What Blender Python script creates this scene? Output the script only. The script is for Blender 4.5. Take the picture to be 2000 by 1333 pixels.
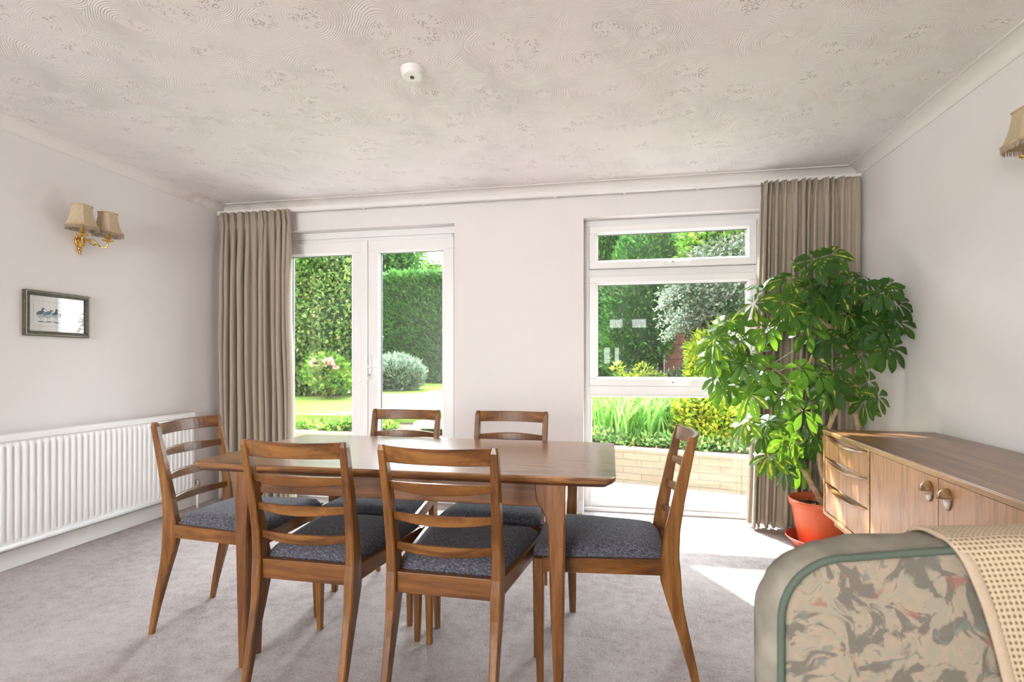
import bpy, bmesh, math, random
import numpy as np
from mathutils import Vector, Matrix, noise

for _o in list(bpy.data.objects): bpy.data.objects.remove(_o)
SC = bpy.context.scene
COL = SC.collection
R = math.radians

# ------------------------------------------------------------------ camera
FPX = 1028.0; HZ = 708.0; CH = 1.10
YAW = math.atan2(192.0, FPX)
cd = bpy.data.cameras.new('camera'); cam = bpy.data.objects.new('camera', cd); COL.objects.link(cam)
cam.location = (0, 0, CH); cam.rotation_euler = (R(90), 0, YAW)
cd.sensor_width = 36; cd.lens = 36 * FPX / 2000; cd.shift_y = (HZ - 666.5) / 2000
cd.clip_start = 0.05; cd.clip_end = 300
cd.dof.use_dof = True; cd.dof.focus_distance = 2.6; cd.dof.aperture_fstop = 5.0
SC.camera = cam

# ------------------------------------------------------------------ world, sun, rear fill, exposure
w = bpy.data.worlds.new('world'); SC.world = w; w.use_nodes = True
wn = w.node_tree.nodes; wl = w.node_tree.links; wn.clear()
wo = wn.new('ShaderNodeOutputWorld'); bg = wn.new('ShaderNodeBackground')
geo = wn.new('ShaderNodeTexCoord'); sep = wn.new('ShaderNodeSeparateXYZ'); rmp = wn.new('ShaderNodeValToRGB')
rmp.color_ramp.elements[0].position = 0.0; rmp.color_ramp.elements[0].color = (1.0, 0.985, 0.975, 1)
rmp.color_ramp.elements[1].position = 0.9; rmp.color_ramp.elements[1].color = (0.78, 0.88, 1.0, 1)
wl.new(geo.outputs['Generated'], sep.inputs[0]); wl.new(sep.outputs['Z'], rmp.inputs[0])
# sky glow added towards the garden side to brighten the room
dp = wn.new('ShaderNodeVectorMath'); dp.operation = 'DOT_PRODUCT'; dp.inputs[1].default_value = Vector((-0.15, 0.87, 0.47)).normalized()
wl.new(geo.outputs['Generated'], dp.inputs[0])
m1 = wn.new('ShaderNodeMath'); m1.operation = 'MAXIMUM'; m1.inputs[1].default_value = 0.0; wl.new(dp.outputs['Value'], m1.inputs[0])
m2 = wn.new('ShaderNodeMath'); m2.operation = 'POWER'; m2.inputs[1].default_value = 3.0; wl.new(m1.outputs[0], m2.inputs[0])
m3 = wn.new('ShaderNodeMath'); m3.operation = 'MULTIPLY_ADD'; m3.inputs[1].default_value = 11.0; m3.inputs[2].default_value = 2.3; wl.new(m2.outputs[0], m3.inputs[0])
wl.new(rmp.outputs[0], bg.inputs[0]); wl.new(m3.outputs[0], bg.inputs[1])
wl.new(bg.outputs[0], wo.inputs[0])

SUN_DIR = Vector((0.33, -0.65, -0.66)).normalized()
sd = bpy.data.lights.new('sun', 'SUN'); sun = bpy.data.objects.new('sun', sd); COL.objects.link(sun)
sd.energy = 8.0; sd.angle = R(1.2); sd.color = (1.0, 0.95, 0.86)
sun.rotation_euler = SUN_DIR.to_track_quat('-Z', 'Y').to_euler(); sun.location = (-5, 12, 12)

def portal(name, loc, rot, sx, sy):
    d = bpy.data.lights.new(name, 'AREA'); d.shape = 'RECTANGLE'; d.size = sx; d.size_y = sy
    d.cycles.is_portal = True
    o = bpy.data.objects.new(name, d); COL.objects.link(o); o.location = loc; o.rotation_euler = rot
portal('portal_garden_door', (-1.93, 4.06, 1.1), (R(-90), 0, 0), 1.6, 2.2)
portal('portal_garden_window', (0.43, 4.06, 1.08), (R(-90), 0, 0), 1.3, 2.2)
portal('portal_rear_window', (-1.775, -3.46, 1.25), (R(90), 0, 0), 1.95, 1.8)

# added fill lamp outside the wide rear window behind the camera
ad = bpy.data.lights.new('rear_fill', 'AREA'); ad.shape = 'RECTANGLE'; ad.size = 3.2; ad.size_y = 2.4; ad.energy = 200; ad.color = (1.0, 0.97, 0.95)
ao = bpy.data.objects.new('rear_fill', ad); COL.objects.link(ao); ao.location = (-1.775, -4.3, 1.6); ao.rotation_euler = (R(86), 0, 0)

vs = SC.view_settings
SC.display_settings.display_device = 'sRGB'
vs.view_transform = 'Standard'; vs.look = 'None'; vs.gamma = 1; vs.use_curve_mapping = False
vs.exposure = 1.64

# ------------------------------------------------------------------ helpers
SY, CY_ = math.sin(YAW), math.cos(YAW)
def ray(u, v):
    l = (u - 1000) / FPX
    return Vector((-SY + CY_ * l, CY_ + SY * l, (HZ - v) / FPX))
def PY(u, v, y):            # the point of the place at depth y that the photo shows at u, v
    d = ray(u, v); t = y / d.y
    return Vector((d.x * t, y, CH + d.z * t))
def PZ(u, v, z=0.0):
    d = ray(u, v); t = (z - CH) / d.z
    return Vector((d.x * t, d.y * t, z))

def tag(o, label=None, cat=None, group=None, kind=None):
    if label: o['label'] = label
    if cat: o['category'] = cat
    if group: o['group'] = group
    if kind: o['kind'] = kind
    return o
def thing(name, label, cat, loc=(0, 0, 0), rz=0.0, group=None):
    o = bpy.data.objects.new(name, None); COL.objects.link(o)
    o.empty_display_size = 0.1
    o.location = loc; o.rotation_euler = (0, 0, rz)
    return tag(o, label, cat, group)

class MB:
    def __init__(s): s.v = []; s.f = []; s.uv = None; s.mi = []
    def add(s, vs, fs, mi=0):
        b = len(s.v); s.v += [tuple(x) for x in vs]
        for f in fs: s.f.append(tuple(b + i for i in f)); s.mi.append(mi)
        return s
    def box(s, x0, x1, y0, y1, z0, z1, mi=0):
        vs = [(x, y, z) for z in (z0, z1) for y in (y0, y1) for x in (x0, x1)]
        return s.add(vs, [(0, 2, 3, 1), (4, 5, 7, 6), (0, 1, 5, 4), (2, 6, 7, 3), (0, 4, 6, 2), (1, 3, 7, 5)], mi)
    def loops(s, rings, cap=True, closed=True, mi=0):
        n = len(rings[0]); vs = [p for r in rings for p in r]; fs = []
        for i in range(len(rings) - 1):
            for j in range(n if closed else n - 1):
                k = (j + 1) % n
                fs.append((i * n + j, i * n + k, (i + 1) * n + k, (i + 1) * n + j))
        if cap:
            fs.append(tuple(reversed(range(n)))); fs.append(tuple((len(rings) - 1) * n + j for j in range(n)))
        return s.add(vs, fs, mi)
    def tube(s, pts, rad, n=10, mi=0, cap=True):
        pts = [Vector(p) for p in pts]
        if not hasattr(rad, '__len__'): rad = [rad] * len(pts)
        rings = []; up = None
        for i, p in enumerate(pts):
            t = (pts[min(i + 1, len(pts) - 1)] - pts[max(i - 1, 0)])
            if t.length < 1e-9: t = Vector((0, 0, 1))
            t.normalize()
            if up is None:
                up = t.cross(Vector((0.3, 0.2, 1))); 
                if up.length < 1e-3: up = t.cross(Vector((1, 0, 0)))
            up = (up - t * up.dot(t)); up.normalize(); b = t.cross(up)
            rings.append([p + (up * math.cos(a) + b * math.sin(a)) * rad[i] for a in [2 * math.pi * k / n for k in range(n)]])
        return s.loops(rings, cap=cap, mi=mi)
    def lathe(s, prof, c=(0, 0, 0), n=32, cap=True, mi=0, rot=0.0):
        rings = [[(c[0] + r * math.cos(rot + 2 * math.pi * k / n), c[1] + r * math.sin(rot + 2 * math.pi * k / n), c[2] + z) for k in range(n)] for r, z in prof]
        return s.loops(rings, cap=cap, mi=mi)
    def ell(s, c, r, n=16, m=10, mi=0):
        rings = []
        for i in range(1, m):
            t = math.pi * i / m
            rings.append([(c[0] + r[0] * math.sin(t) * math.cos(2 * math.pi * k / n), c[1] + r[1] * math.sin(t) * math.sin(2 * math.pi * k / n), c[2] - r[2] * math.cos(t)) for k in range(n)])
        return s.loops(rings, mi=mi)
    def sweep(s, sections, mi=0):   # list of closed cross-section point lists
        return s.loops(sections, mi=mi)
    def build(s, name, mat, parent=None, smooth=False, bevel=0.0, seg=2, angle=40, loc=None, fixn=True):
        me = bpy.data.meshes.new(name); me.from_pydata(s.v, [], s.f)
        mats = mat if isinstance(mat, (list, tuple)) else [mat]
        for m in mats: me.materials.append(m)
        if any(s.mi): me.polygons.foreach_set('material_index', s.mi)
        if s.uv:
            l = me.uv_layers.new(name='UVMap')
            for lp in me.loops: l.data[lp.index].uv = s.uv[lp.vertex_index]
        if fixn:
            bm = bmesh.new(); bm.from_mesh(me); bmesh.ops.recalc_face_normals(bm, faces=bm.faces); bm.to_mesh(me); bm.free()
        if smooth: me.polygons.foreach_set('use_smooth', [True] * len(me.polygons))
        o = bpy.data.objects.new(name, me); COL.objects.link(o)
        if parent: o.parent = parent
        if loc: o.location = loc
        if bevel > 0:
            b = o.modifiers.new('bevel', 'BEVEL'); b.width = bevel; b.segments = seg; b.limit_method = 'ANGLE'; b.angle_limit = R(angle)
            b.harden_normals = False
        return o
def struct(name, mb, mat, **k):
    return tag(mb.build(name, mat, **k), kind='structure')

def catmull(P, n=8):
    P = [Vector(p) for p in P]; Q = [P[0] * 2 - P[1]] + P + [P[-1] * 2 - P[-2]]; out = []
    for i in range(1, len(Q) - 2):
        a, b, c, d = Q[i - 1:i + 3]
        for k in range(n):
            t = k / n
            out.append(0.5 * ((2 * b) + (c - a) * t + (2 * a - 5 * b + 4 * c - d) * t * t + (3 * b - a - 3 * c + d) * t ** 3))
    out.append(P[-1]); return out
def lerp(a, b, t): return a + (b - a) * t
def interp(x, xs, ys): return float(np.interp(x, xs, ys))

# ------------------------------------------------------------------ materials
def newmat(name):
    m = bpy.data.materials.new(name); m.use_nodes = True
    nt = m.node_tree; b = nt.nodes['Principled BSDF']
    return m, nt, b
def N(nt, t, **k):
    n = nt.nodes.new(t)
    for a, v in k.items():
        if a in n.inputs: n.inputs[a].default_value = v
        else: setattr(n, a, v)
    return n
def ramp(nt, src, stops):
    r = N(nt, 'ShaderNodeValToRGB'); e = r.color_ramp.elements
    while len(e) < len(stops): e.new(0.5)
    for i, (p, c) in enumerate(stops):
        e[i].position = p; e[i].color = (c[0], c[1], c[2], 1)
    nt.links.new(src, r.inputs[0]); return r.outputs[0]
def mapping(nt, scale=(1, 1, 1), coord='Object', rot=(0, 0, 0)):
    t = N(nt, 'ShaderNodeTexCoord'); m = N(nt, 'ShaderNodeMapping')
    m.inputs['Scale'].default_value = scale; m.inputs['Rotation'].default_value = rot
    nt.links.new(t.outputs[coord], m.inputs[0]); return m.outputs[0]
def bump(nt, b, h, strength=0.3, dist=0.01):
    n = N(nt, 'ShaderNodeBump'); n.inputs['Strength'].default_value = strength; n.inputs['Distance'].default_value = dist
    nt.links.new(h, n.inputs['Height']); nt.links.new(n.outputs[0], b.inputs['Normal']); return n
def math_(nt, op, a, b=None, c=None):
    n = N(nt, 'ShaderNodeMath', operation=op)
    for i, x in enumerate((a, b, c)):
        if x is None: continue
        if isinstance(x, (int, float)): n.inputs[i].default_value = x
        else: nt.links.new(x, n.inputs[i])
    return n.outputs[0]
def mixc(nt, f, a, b):
    n = N(nt, 'ShaderNodeMix', data_type='RGBA')
    if isinstance(f, (int, float)): n.inputs[0].default_value = f
    else: nt.links.new(f, n.inputs[0])
    for i, x in ((6, a), (7, b)):
        if isinstance(x, tuple): n.inputs[i].default_value = (x[0], x[1], x[2], 1)
        else: nt.links.new(x, n.inputs[i])
    return n.outputs[2]
def plain(name, col, rough=0.5, metal=0.0, spec=0.5, noise_amt=0.04, nscale=6.0, bmp=0.0, bscale=80.0, coat=0.0):
    m, nt, b = newmat(name)
    b.inputs['Roughness'].default_value = rough; b.inputs['Metallic'].default_value = metal
    b.inputs['Specular IOR Level'].default_value = spec; b.inputs['Coat Weight'].default_value = coat
    nz = N(nt, 'ShaderNodeTexNoise', Scale=nscale, Detail=4.0)
    nt.links.new(mapping(nt), nz.inputs[0])
    d = tuple(c * (1 - noise_amt) for c in col)
    nt.links.new(ramp(nt, nz.outputs[0], [(0.3, d), (0.7, col)]), b.inputs['Base Color'])
    if bmp:
        n2 = N(nt, 'ShaderNodeTexNoise', Scale=bscale, Detail=3.0); nt.links.new(mapping(nt), n2.inputs[0])
        bump(nt, b, n2.outputs[0], bmp, 0.004)
    return m
def wood(name, c_dark, c_mid, c_light, axis='X', scale=1.0, rough=0.32, figure=0.5, coat=0.15, con=0.11):
    m, nt, b = newmat(name)
    sc = {'X': (1.2, 14, 14), 'Y': (14, 1.2, 14), 'Z': (14, 14, 1.2)}[axis]
    sc = tuple(s * scale for s in sc)
    v = mapping(nt, sc)
    n1 = N(nt, 'ShaderNodeTexNoise', Scale=1.0, Detail=6.0, Roughness=0.6, Distortion=figure)
    nt.links.new(v, n1.inputs[0])
    v2 = mapping(nt, tuple(s * 5 for s in sc))
    n2 = N(nt, 'ShaderNodeTexNoise', Scale=1.0, Detail=4.0, Roughness=0.7); nt.links.new(v2, n2.inputs[0])
    f = math_(nt, 'ADD', math_(nt, 'MULTIPLY', n1.outputs[0], 0.68), math_(nt, 'MULTIPLY', n2.outputs[0], 0.32))
    nt.links.new(ramp(nt, f, [(0.5 - con, c_dark), (0.5, c_mid), (0.5 + con, c_light)]), b.inputs['Base Color'])
    b.inputs['Roughness'].default_value = rough; b.inputs['Coat Weight'].default_value = coat; b.inputs['Coat Roughness'].default_value = 0.2
    bump(nt, b, n2.outputs[0], 0.08, 0.002)
    return m

M = {}
CD, CM, CL = (0.070, 0.023, 0.005), (0.165, 0.061, 0.012), (0.275, 0.118, 0.028)
for ax in 'XYZ': M['chair' + ax] = wood('afrormosia_' + ax.lower(), CD, CM, CL, ax)
M['ttop'] = wood('teak_table_top', (0.10, 0.038, 0.012), (0.25, 0.108, 0.034), (0.38, 0.18, 0.065), 'X', 1.5, rough=0.24, figure=2.2, coat=0.35)
M['tedge'] = wood('teak_dark_edge', (0.06, 0.022, 0.010), (0.12, 0.045, 0.020), (0.19, 0.08, 0.035), 'X', 1.0)
for ax in 'XZ': M['table' + ax] = wood('teak_table_' + ax.lower(), (0.075, 0.025, 0.007), (0.165, 0.060, 0.016), (0.26, 0.108, 0.032), ax)
M['sbtop'] = wood('teak_sideboard_top', (0.10, 0.040, 0.016), (0.18, 0.082, 0.034), (0.26, 0.13, 0.06), 'Y', 0.8, rough=0.3, figure=0.8)
M['sbfront'] = wood('teak_sideboard_front', (0.22, 0.085, 0.033), (0.42, 0.20, 0.088), (0.52, 0.275, 0.13), 'Z', 2.0, rough=0.4, figure=1.4, con=0.17)
M['sbedge'] = wood('teak_sideboard_edge', (0.24, 0.105, 0.032), (0.38, 0.19, 0.065), (0.50, 0.29, 0.11), 'Y', 1.0, rough=0.35)
M['sbpull'] = wood('teak_carved_pull', (0.16, 0.07, 0.02), (0.30, 0.155, 0.052), (0.42, 0.24, 0.09), 'Y', 1.5, rough=0.25, coat=0.4)
M['wall'] = plain('warm_white_emulsion', (0.80, 0.762, 0.755), 0.85, noise_amt=0.025, nscale=2.5, bmp=0.12, bscale=40, spec=0.2)
M['trimw'] = plain('white_gloss_paint', (0.83, 0.80, 0.78), 0.45, noise_amt=0.02)
M['pvc'] = plain('white_pvc', (0.86, 0.845, 0.84), 0.28, noise_amt=0.01)
M['gasket'] = plain('grey_gasket', (0.13, 0.13, 0.14), 0.6)
M['gapline'] = plain('grey_gap_shade', (0.30, 0.29, 0.29), 0.7)
M['rad'] = plain('radiator_enamel', (0.88, 0.87, 0.865), 0.3, noise_amt=0.01)
M['plastic'] = plain('white_plastic', (0.85, 0.83, 0.81), 0.4)
M['dark'] = plain('dark_plastic', (0.03, 0.03, 0.03), 0.4)
M['chrome'] = plain('chrome', (0.7, 0.7, 0.7), 0.2, metal=1.0)
M['brass'] = plain('polished_brass', (0.80, 0.50, 0.14), 0.2, metal=1.0, noise_amt=0.25, nscale=40)
M['candle'] = plain('brass_candle_tube', (0.42, 0.25, 0.06), 0.4, metal=0.5)
M['terracotta'] = plain('orange_terracotta_plastic', (0.62, 0.115, 0.038), 0.38, noise_amt=0.08)
M['saucer'] = plain('red_plastic_saucer', (0.47, 0.060, 0.035), 0.35)

# carpet
m, nt, b = newmat('pink_beige_carpet'); M['carpet'] = m
v = mapping(nt)
a1 = N(nt, 'ShaderNodeTexNoise', Scale=2.0, Detail=3.0); nt.links.new(v, a1.inputs[0])
a2 = N(nt, 'ShaderNodeTexNoise', Scale=120.0, Detail=4.0, Roughness=0.75); nt.links.new(v, a2.inputs[0])
a3 = N(nt, 'ShaderNodeTexNoise', Scale=18.0, Detail=5.0, Roughness=0.65); nt.links.new(v, a3.inputs[0])
f = math_(nt, 'ADD', math_(nt, 'MULTIPLY', a1.outputs[0], 0.25), math_(nt, 'ADD', math_(nt, 'MULTIPLY', a2.outputs[0], 0.45), math_(nt, 'MULTIPLY', a3.outputs[0], 0.3)))
nt.links.new(ramp(nt, f, [(0.37, (0.38, 0.305, 0.295)), (0.5, (0.70, 0.60, 0.58)), (0.63, (0.86, 0.77, 0.75))]), b.inputs['Base Color'])
b.inputs['Roughness'].default_value = 1.0; b.inputs['Specular IOR Level'].default_value = 0.05
b.inputs['Sheen Weight'].default_value = 0.25
bump(nt, b, math_(nt, 'ADD', a2.outputs[0], math_(nt, 'MULTIPLY', a3.outputs[0], 1.2)), 1.0, 0.02)

# swirled artex ceiling: overlapping arcs around scattered centres, with stippled pits at the centres
m, nt, b = newmat('swirled_textured_plaster'); M['ceiling'] = m
v = mapping(nt)
wz = N(nt, 'ShaderNodeTexNoise', Scale=2.3, Detail=2.0); nt.links.new(v, wz.inputs[0])
vm = N(nt, 'ShaderNodeVectorMath', operation='MULTIPLY_ADD'); nt.links.new(wz.outputs['Color'], vm.inputs[0]); vm.inputs[1].default_value = (0.22, 0.22, 0.0); nt.links.new(v, vm.inputs[2])
vo = N(nt, 'ShaderNodeTexVoronoi', voronoi_dimensions='2D', Scale=4.3, Randomness=1.0); nt.links.new(vm.outputs[0], vo.inputs['Vector'])
rings = math_(nt, 'SINE', math_(nt, 'MULTIPLY', vo.outputs['Distance'], 150.0))
nz = N(nt, 'ShaderNodeTexNoise', Scale=3.0, Detail=3.0); nt.links.new(v, nz.inputs[0])
mask = ramp(nt, nz.outputs[0], [(0.40, (0.12, 0.12, 0.12)), (0.62, (1, 1, 1))])
edge = ramp(nt, vo.outputs['Distance'], [(0.16, (0, 0, 0)), (0.28, (1, 1, 1))])
rings = math_(nt, 'MULTIPLY', math_(nt, 'MULTIPLY', rings, mask), edge)
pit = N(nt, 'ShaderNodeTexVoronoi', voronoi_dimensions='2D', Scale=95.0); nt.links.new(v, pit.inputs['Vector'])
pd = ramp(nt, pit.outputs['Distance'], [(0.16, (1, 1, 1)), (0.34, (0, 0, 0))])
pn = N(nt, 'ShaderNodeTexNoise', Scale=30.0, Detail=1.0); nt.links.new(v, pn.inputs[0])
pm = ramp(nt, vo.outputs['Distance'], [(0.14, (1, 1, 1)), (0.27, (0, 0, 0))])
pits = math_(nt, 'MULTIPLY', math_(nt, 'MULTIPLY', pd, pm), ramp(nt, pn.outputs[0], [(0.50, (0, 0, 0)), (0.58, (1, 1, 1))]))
grain = N(nt, 'ShaderNodeTexNoise', Scale=60.0, Detail=3.0); nt.links.new(v, grain.inputs[0])
h = math_(nt, 'SUBTRACT', math_(nt, 'ADD', math_(nt, 'MULTIPLY', rings, 0.30), math_(nt, 'MULTIPLY', grain.outputs[0], 0.15)), math_(nt, 'MULTIPLY', pits, 1.3))
bump(nt, b, h, 0.5, 0.012)
nt.links.new(mixc(nt, pits, (0.82, 0.77, 0.755), (0.46, 0.40, 0.37)), b.inputs['Base Color'])  # shadow inside the pits is put into the colour too
b.inputs['Roughness'].default_value = 0.85; b.inputs['Specular IOR Level'].default_value = 0.2

# cornice, with a damp stain near the left corner
m, nt, b = newmat('cornice_paint'); M['cornice'] = m
tc = N(nt, 'ShaderNodeTexCoord'); sp = N(nt, 'ShaderNodeSeparateXYZ'); nt.links.new(tc.outputs['Object'], sp.inputs[0])
fx = ramp(nt, math_(nt, 'MULTIPLY_ADD', sp.outputs['X'], 0.45, 1.45), [(0.05, (0.75, 0.75, 0.75)), (0.75, (0, 0, 0))])
fz = N(nt, 'ShaderNodeTexNoise', Scale=9.0, Detail=5.0); nt.links.new(tc.outputs['Object'], fz.inputs[0])
fx = math_(nt, 'MULTIPLY', fx, ramp(nt, math_(nt, 'MULTIPLY', sp.outputs['Y'], 0.25), [(0.78, (0, 0, 0)), (0.93, (1, 1, 1))]))
st = math_(nt, 'MULTIPLY', fx, ramp(nt, fz.outputs[0], [(0.44, (0, 0, 0)), (0.6, (1, 1, 1))]))
nt.links.new(mixc(nt, st, (0.80, 0.755, 0.73), (0.62, 0.52, 0.42)), b.inputs['Base Color']); b.inputs['Roughness'].default_value = 0.8

# glass: clear pane with a real reflection
def glassmat(name, tint=(1, 1, 1), ior=1.5):
    m = bpy.data.materials.new(name); m.use_nodes = True; nt = m.node_tree; nt.nodes.clear()
    o = N(nt, 'ShaderNodeOutputMaterial'); mx = N(nt, 'ShaderNodeMixShader'); tr = N(nt, 'ShaderNodeBsdfTransparent'); gl = N(nt, 'ShaderNodeBsdfGlossy')
    tr.inputs[0].default_value = (*tint, 1); gl.inputs['Roughness'].default_value = 0.0
    lw_ = N(nt, 'ShaderNodeLayerWeight'); lw_.inputs['Blend'].default_value = 0.5
    f0 = ((ior - 1) / (ior + 1)) ** 2      # Schlick's reflectance, the same from both sides
    fr = math_(nt, 'MULTIPLY_ADD', math_(nt, 'POWER', lw_.outputs['Facing'], 5.0), 1 - f0, f0)
    nt.links.new(fr, mx.inputs[0]); nt.links.new(tr.outputs[0], mx.inputs[1]); nt.links.new(gl.outputs[0], mx.inputs[2]); nt.links.new(mx.outputs[0], o.inputs[0])
    return m
M['glass'] = glassmat('window_glass', (0.98, 1.0, 0.99), 1.62)
M['picglass'] = glassmat('picture_glass', (1, 1, 1), 1.75)

# woven greys
def weave(name, ca, cb, cc, s=260.0, coord='Object', bstr=0.5):
    m, nt, b = newmat(name)
    v = mapping(nt, (s, s, s), coord)
    w1 = N(nt, 'ShaderNodeTexNoise', Scale=1.0, Detail=2.0)
    v1 = mapping(nt, (s * 1.3, s * 0.22, s), coord); nt.links.new(v1, w1.inputs[0])
    w2 = N(nt, 'ShaderNodeTexNoise', Scale=1.0, Detail=2.0)
    v2 = mapping(nt, (s * 0.22, s * 1.3, s), coord); nt.links.new(v2, w2.inputs[0])
    f = math_(nt, 'ADD', math_(nt, 'MULTIPLY', w1.outputs[0], 0.5), math_(nt, 'MULTIPLY', w2.outputs[0], 0.5))
    nt.links.new(ramp(nt, f, [(0.38, ca), (0.5, cb), (0.62, cc)]), b.inputs['Base Color'])
    b.inputs['Roughness'].default_value = 0.95; b.inputs['Specular IOR Level'].default_value = 0.1; b.inputs['Sheen Weight'].default_value = 0.15
    bump(nt, b, f, bstr, 0.004)
    return m
M['seat'] = weave('charcoal_blue_woven_fabric', (0.030, 0.029, 0.038), (0.075, 0.075, 0.098), (0.24, 0.235, 0.27), s=420.0)
# curtain linen, lets some light through
m, nt, b = newmat('stone_linen'); M['linen'] = m
v = mapping(nt, (700, 700, 160)); n1 = N(nt, 'ShaderNodeTexNoise', Scale=1.0, Detail=2.0); nt.links.new(v, n1.inputs[0])
cc = ramp(nt, n1.outputs[0], [(0.35, (0.42, 0.352, 0.278)), (0.65, (0.53, 0.455, 0.37))])
nt.links.new(cc, b.inputs['Base Color']); b.inputs['Roughness'].default_value = 0.9; b.inputs['Sheen Weight'].default_value = 0.1
b.inputs['Specular IOR Level'].default_value = 0.1
tl = N(nt, 'ShaderNodeBsdfTranslucent'); nt.links.new(cc, tl.inputs[0]); mx = N(nt, 'ShaderNodeMixShader'); mx.inputs[0].default_value = 0.18
nt.links.new(b.outputs[0], mx.inputs[1]); nt.links.new(tl.outputs[0], mx.inputs[2]); nt.links.new(mx.outputs[0], nt.nodes['Material Output'].inputs[0])

# lamp shade silk
m, nt, b = newmat('cream_silk_shade'); M['shade'] = m
v = mapping(nt, (300, 300, 20)); n1 = N(nt, 'ShaderNodeTexNoise', Scale=1.0); nt.links.new(v, n1.inputs[0])
cc = ramp(nt, n1.outputs[0], [(0.3, (0.66, 0.53, 0.36)), (0.7, (0.78, 0.67, 0.49))]); nt.links.new(cc, b.inputs['Base Color']); b.inputs['Roughness'].default_value = 0.7
tl = N(nt, 'ShaderNodeBsdfTranslucent'); nt.links.new(cc, tl.inputs[0]); mx = N(nt, 'ShaderNodeMixShader'); mx.inputs[0].default_value = 0.35
nt.links.new(b.outputs[0], mx.inputs[1]); nt.links.new(tl.outputs[0], mx.inputs[2]); nt.links.new(mx.outputs[0], nt.nodes['Material Output'].inputs[0])
M['braid'] = plain('gold_cream_braid', (0.58, 0.44, 0.25), 0.8, bmp=0.4, bscale=300)
M['fringe'] = plain('beige_fringe', (0.50, 0.40, 0.30), 0.9, noise_amt=0.3, nscale=200)

# foliage
def leafmat(name, stops, trans=0.4, rough=0.45, spec=0.4):
    m, nt, b = newmat(name)
    at = N(nt, 'ShaderNodeAttribute', attribute_name='rnd')
    c = ramp(nt, at.outputs['Fac'], stops)
    nt.links.new(c, b.inputs['Base Color']); b.inputs['Roughness'].default_value = rough; b.inputs['Specular IOR Level'].default_value = spec
    tl = N(nt, 'ShaderNodeBsdfTranslucent'); nt.links.new(c, tl.inputs[0]); mx = N(nt, 'ShaderNodeMixShader'); mx.inputs[0].default_value = trans
    nt.links.new(b.outputs[0], mx.inputs[1]); nt.links.new(tl.outputs[0], mx.inputs[2]); nt.links.new(mx.outputs[0], nt.nodes['Material Output'].inputs[0])
    return m
M['conifer'] = leafmat('conifer_green', [(0, (0.020, 0.075, 0.016)), (0.5, (0.055, 0.18, 0.030)), (1, (0.13, 0.32, 0.05))], 0.3)
M['broad'] = leafmat('broad_leaf_green', [(0, (0.05, 0.14, 0.02)), (0.55, (0.16, 0.34, 0.04)), (0.93, (0.34, 0.50, 0.08)), (1, (0.45, 0.22, 0.08))], 0.45)
M['climber'] = leafmat('climber_leaf', [(0, (0.05, 0.13, 0.035)), (0.5, (0.15, 0.28, 0.065)), (0.9, (0.33, 0.44, 0.12)), (1, (0.48, 0.33, 0.12))], 0.5)
M['yellowleaf'] = leafmat('golden_leaf', [(0, (0.10, 0.20, 0.02)), (0.5, (0.28, 0.38, 0.03)), (1, (0.55, 0.47, 0.05))], 0.45)
M['silver'] = leafmat('silver_leaf', [(0, (0.12, 0.19, 0.13)), (0.5, (0.24, 0.32, 0.24)), (1, (0.34, 0.40, 0.31))], 0.25)
M['cotone'] = leafmat('grey_green_small_leaf', [(0, (0.03, 0.06, 0.025)), (0.5, (0.09, 0.13, 0.07)), (1, (0.17, 0.18, 0.12))], 0.2)
M['grassy'] = leafmat('blade_green', [(0, (0.07, 0.20, 0.03)), (0.6, (0.20, 0.42, 0.08)), (1, (0.45, 0.60, 0.20))], 0.4)
M['petal'] = leafmat('pale_pink_petal', [(0, (0.75, 0.35, 0.35)), (1, (0.9, 0.65, 0.55))], 0.3)
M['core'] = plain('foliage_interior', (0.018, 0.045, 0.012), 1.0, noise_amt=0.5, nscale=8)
M['bark'] = plain('bark', (0.16, 0.10, 0.06), 0.9, noise_amt=0.4, nscale=20, bmp=0.6, bscale=60)
M['soil'] = plain('brown_soil', (0.09, 0.055, 0.035), 1.0, noise_amt=0.6, nscale=25, bmp=1.0, bscale=60)
M['lawn'] = plain('mown_grass', (0.22, 0.32, 0.055), 0.9, noise_amt=0.35, nscale=3.0, bmp=0.8, bscale=120, spec=0.1)
M['patio'] = plain('pale_concrete_paving', (0.29, 0.27, 0.27), 0.9, noise_amt=0.25, nscale=9, bmp=0.4, bscale=90)
M['slab'] = plain('pale_stone_slab', (0.60, 0.54, 0.47), 0.85, noise_amt=0.15)

# stone block retaining wall
m, nt, b = newmat('buff_stone_blocks'); M['stone'] = m
v = mapping(nt, (1, 1, 1), 'UV')
br = N(nt, 'ShaderNodeTexBrick', Scale=1.0); br.inputs['Brick Width'].default_value = 0.36; br.inputs['Row Height'].default_value = 0.068; br.inputs['Mortar Size'].default_value = 0.004
br.inputs['Color1'].default_value = (0.24, 0.175, 0.105, 1); br.inputs['Color2'].default_value = (0.30, 0.23, 0.145, 1); br.inputs['Mortar'].default_value = (0.14, 0.12, 0.095, 1)
nt.links.new(v, br.inputs['Vector'])
n1 = N(nt, 'ShaderNodeTexNoise', Scale=14.0, Detail=6.0, Roughness=0.7); nt.links.new(v, n1.inputs[0])
nt.links.new(mixc(nt, ramp(nt, n1.outputs[0], [(0.4, (0, 0, 0)), (0.65, (0.8, 0.8, 0.8))]), br.outputs['Color'], (0.22, 0.18, 0.13)), b.inputs['Base Color'])
b.inputs['Roughness'].default_value = 0.95
bump(nt, b, math_(nt, 'SUBTRACT', n1.outputs[0], math_(nt, 'MULTIPLY', br.outputs['Fac'], 0.8)), 0.9, 0.02)

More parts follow.
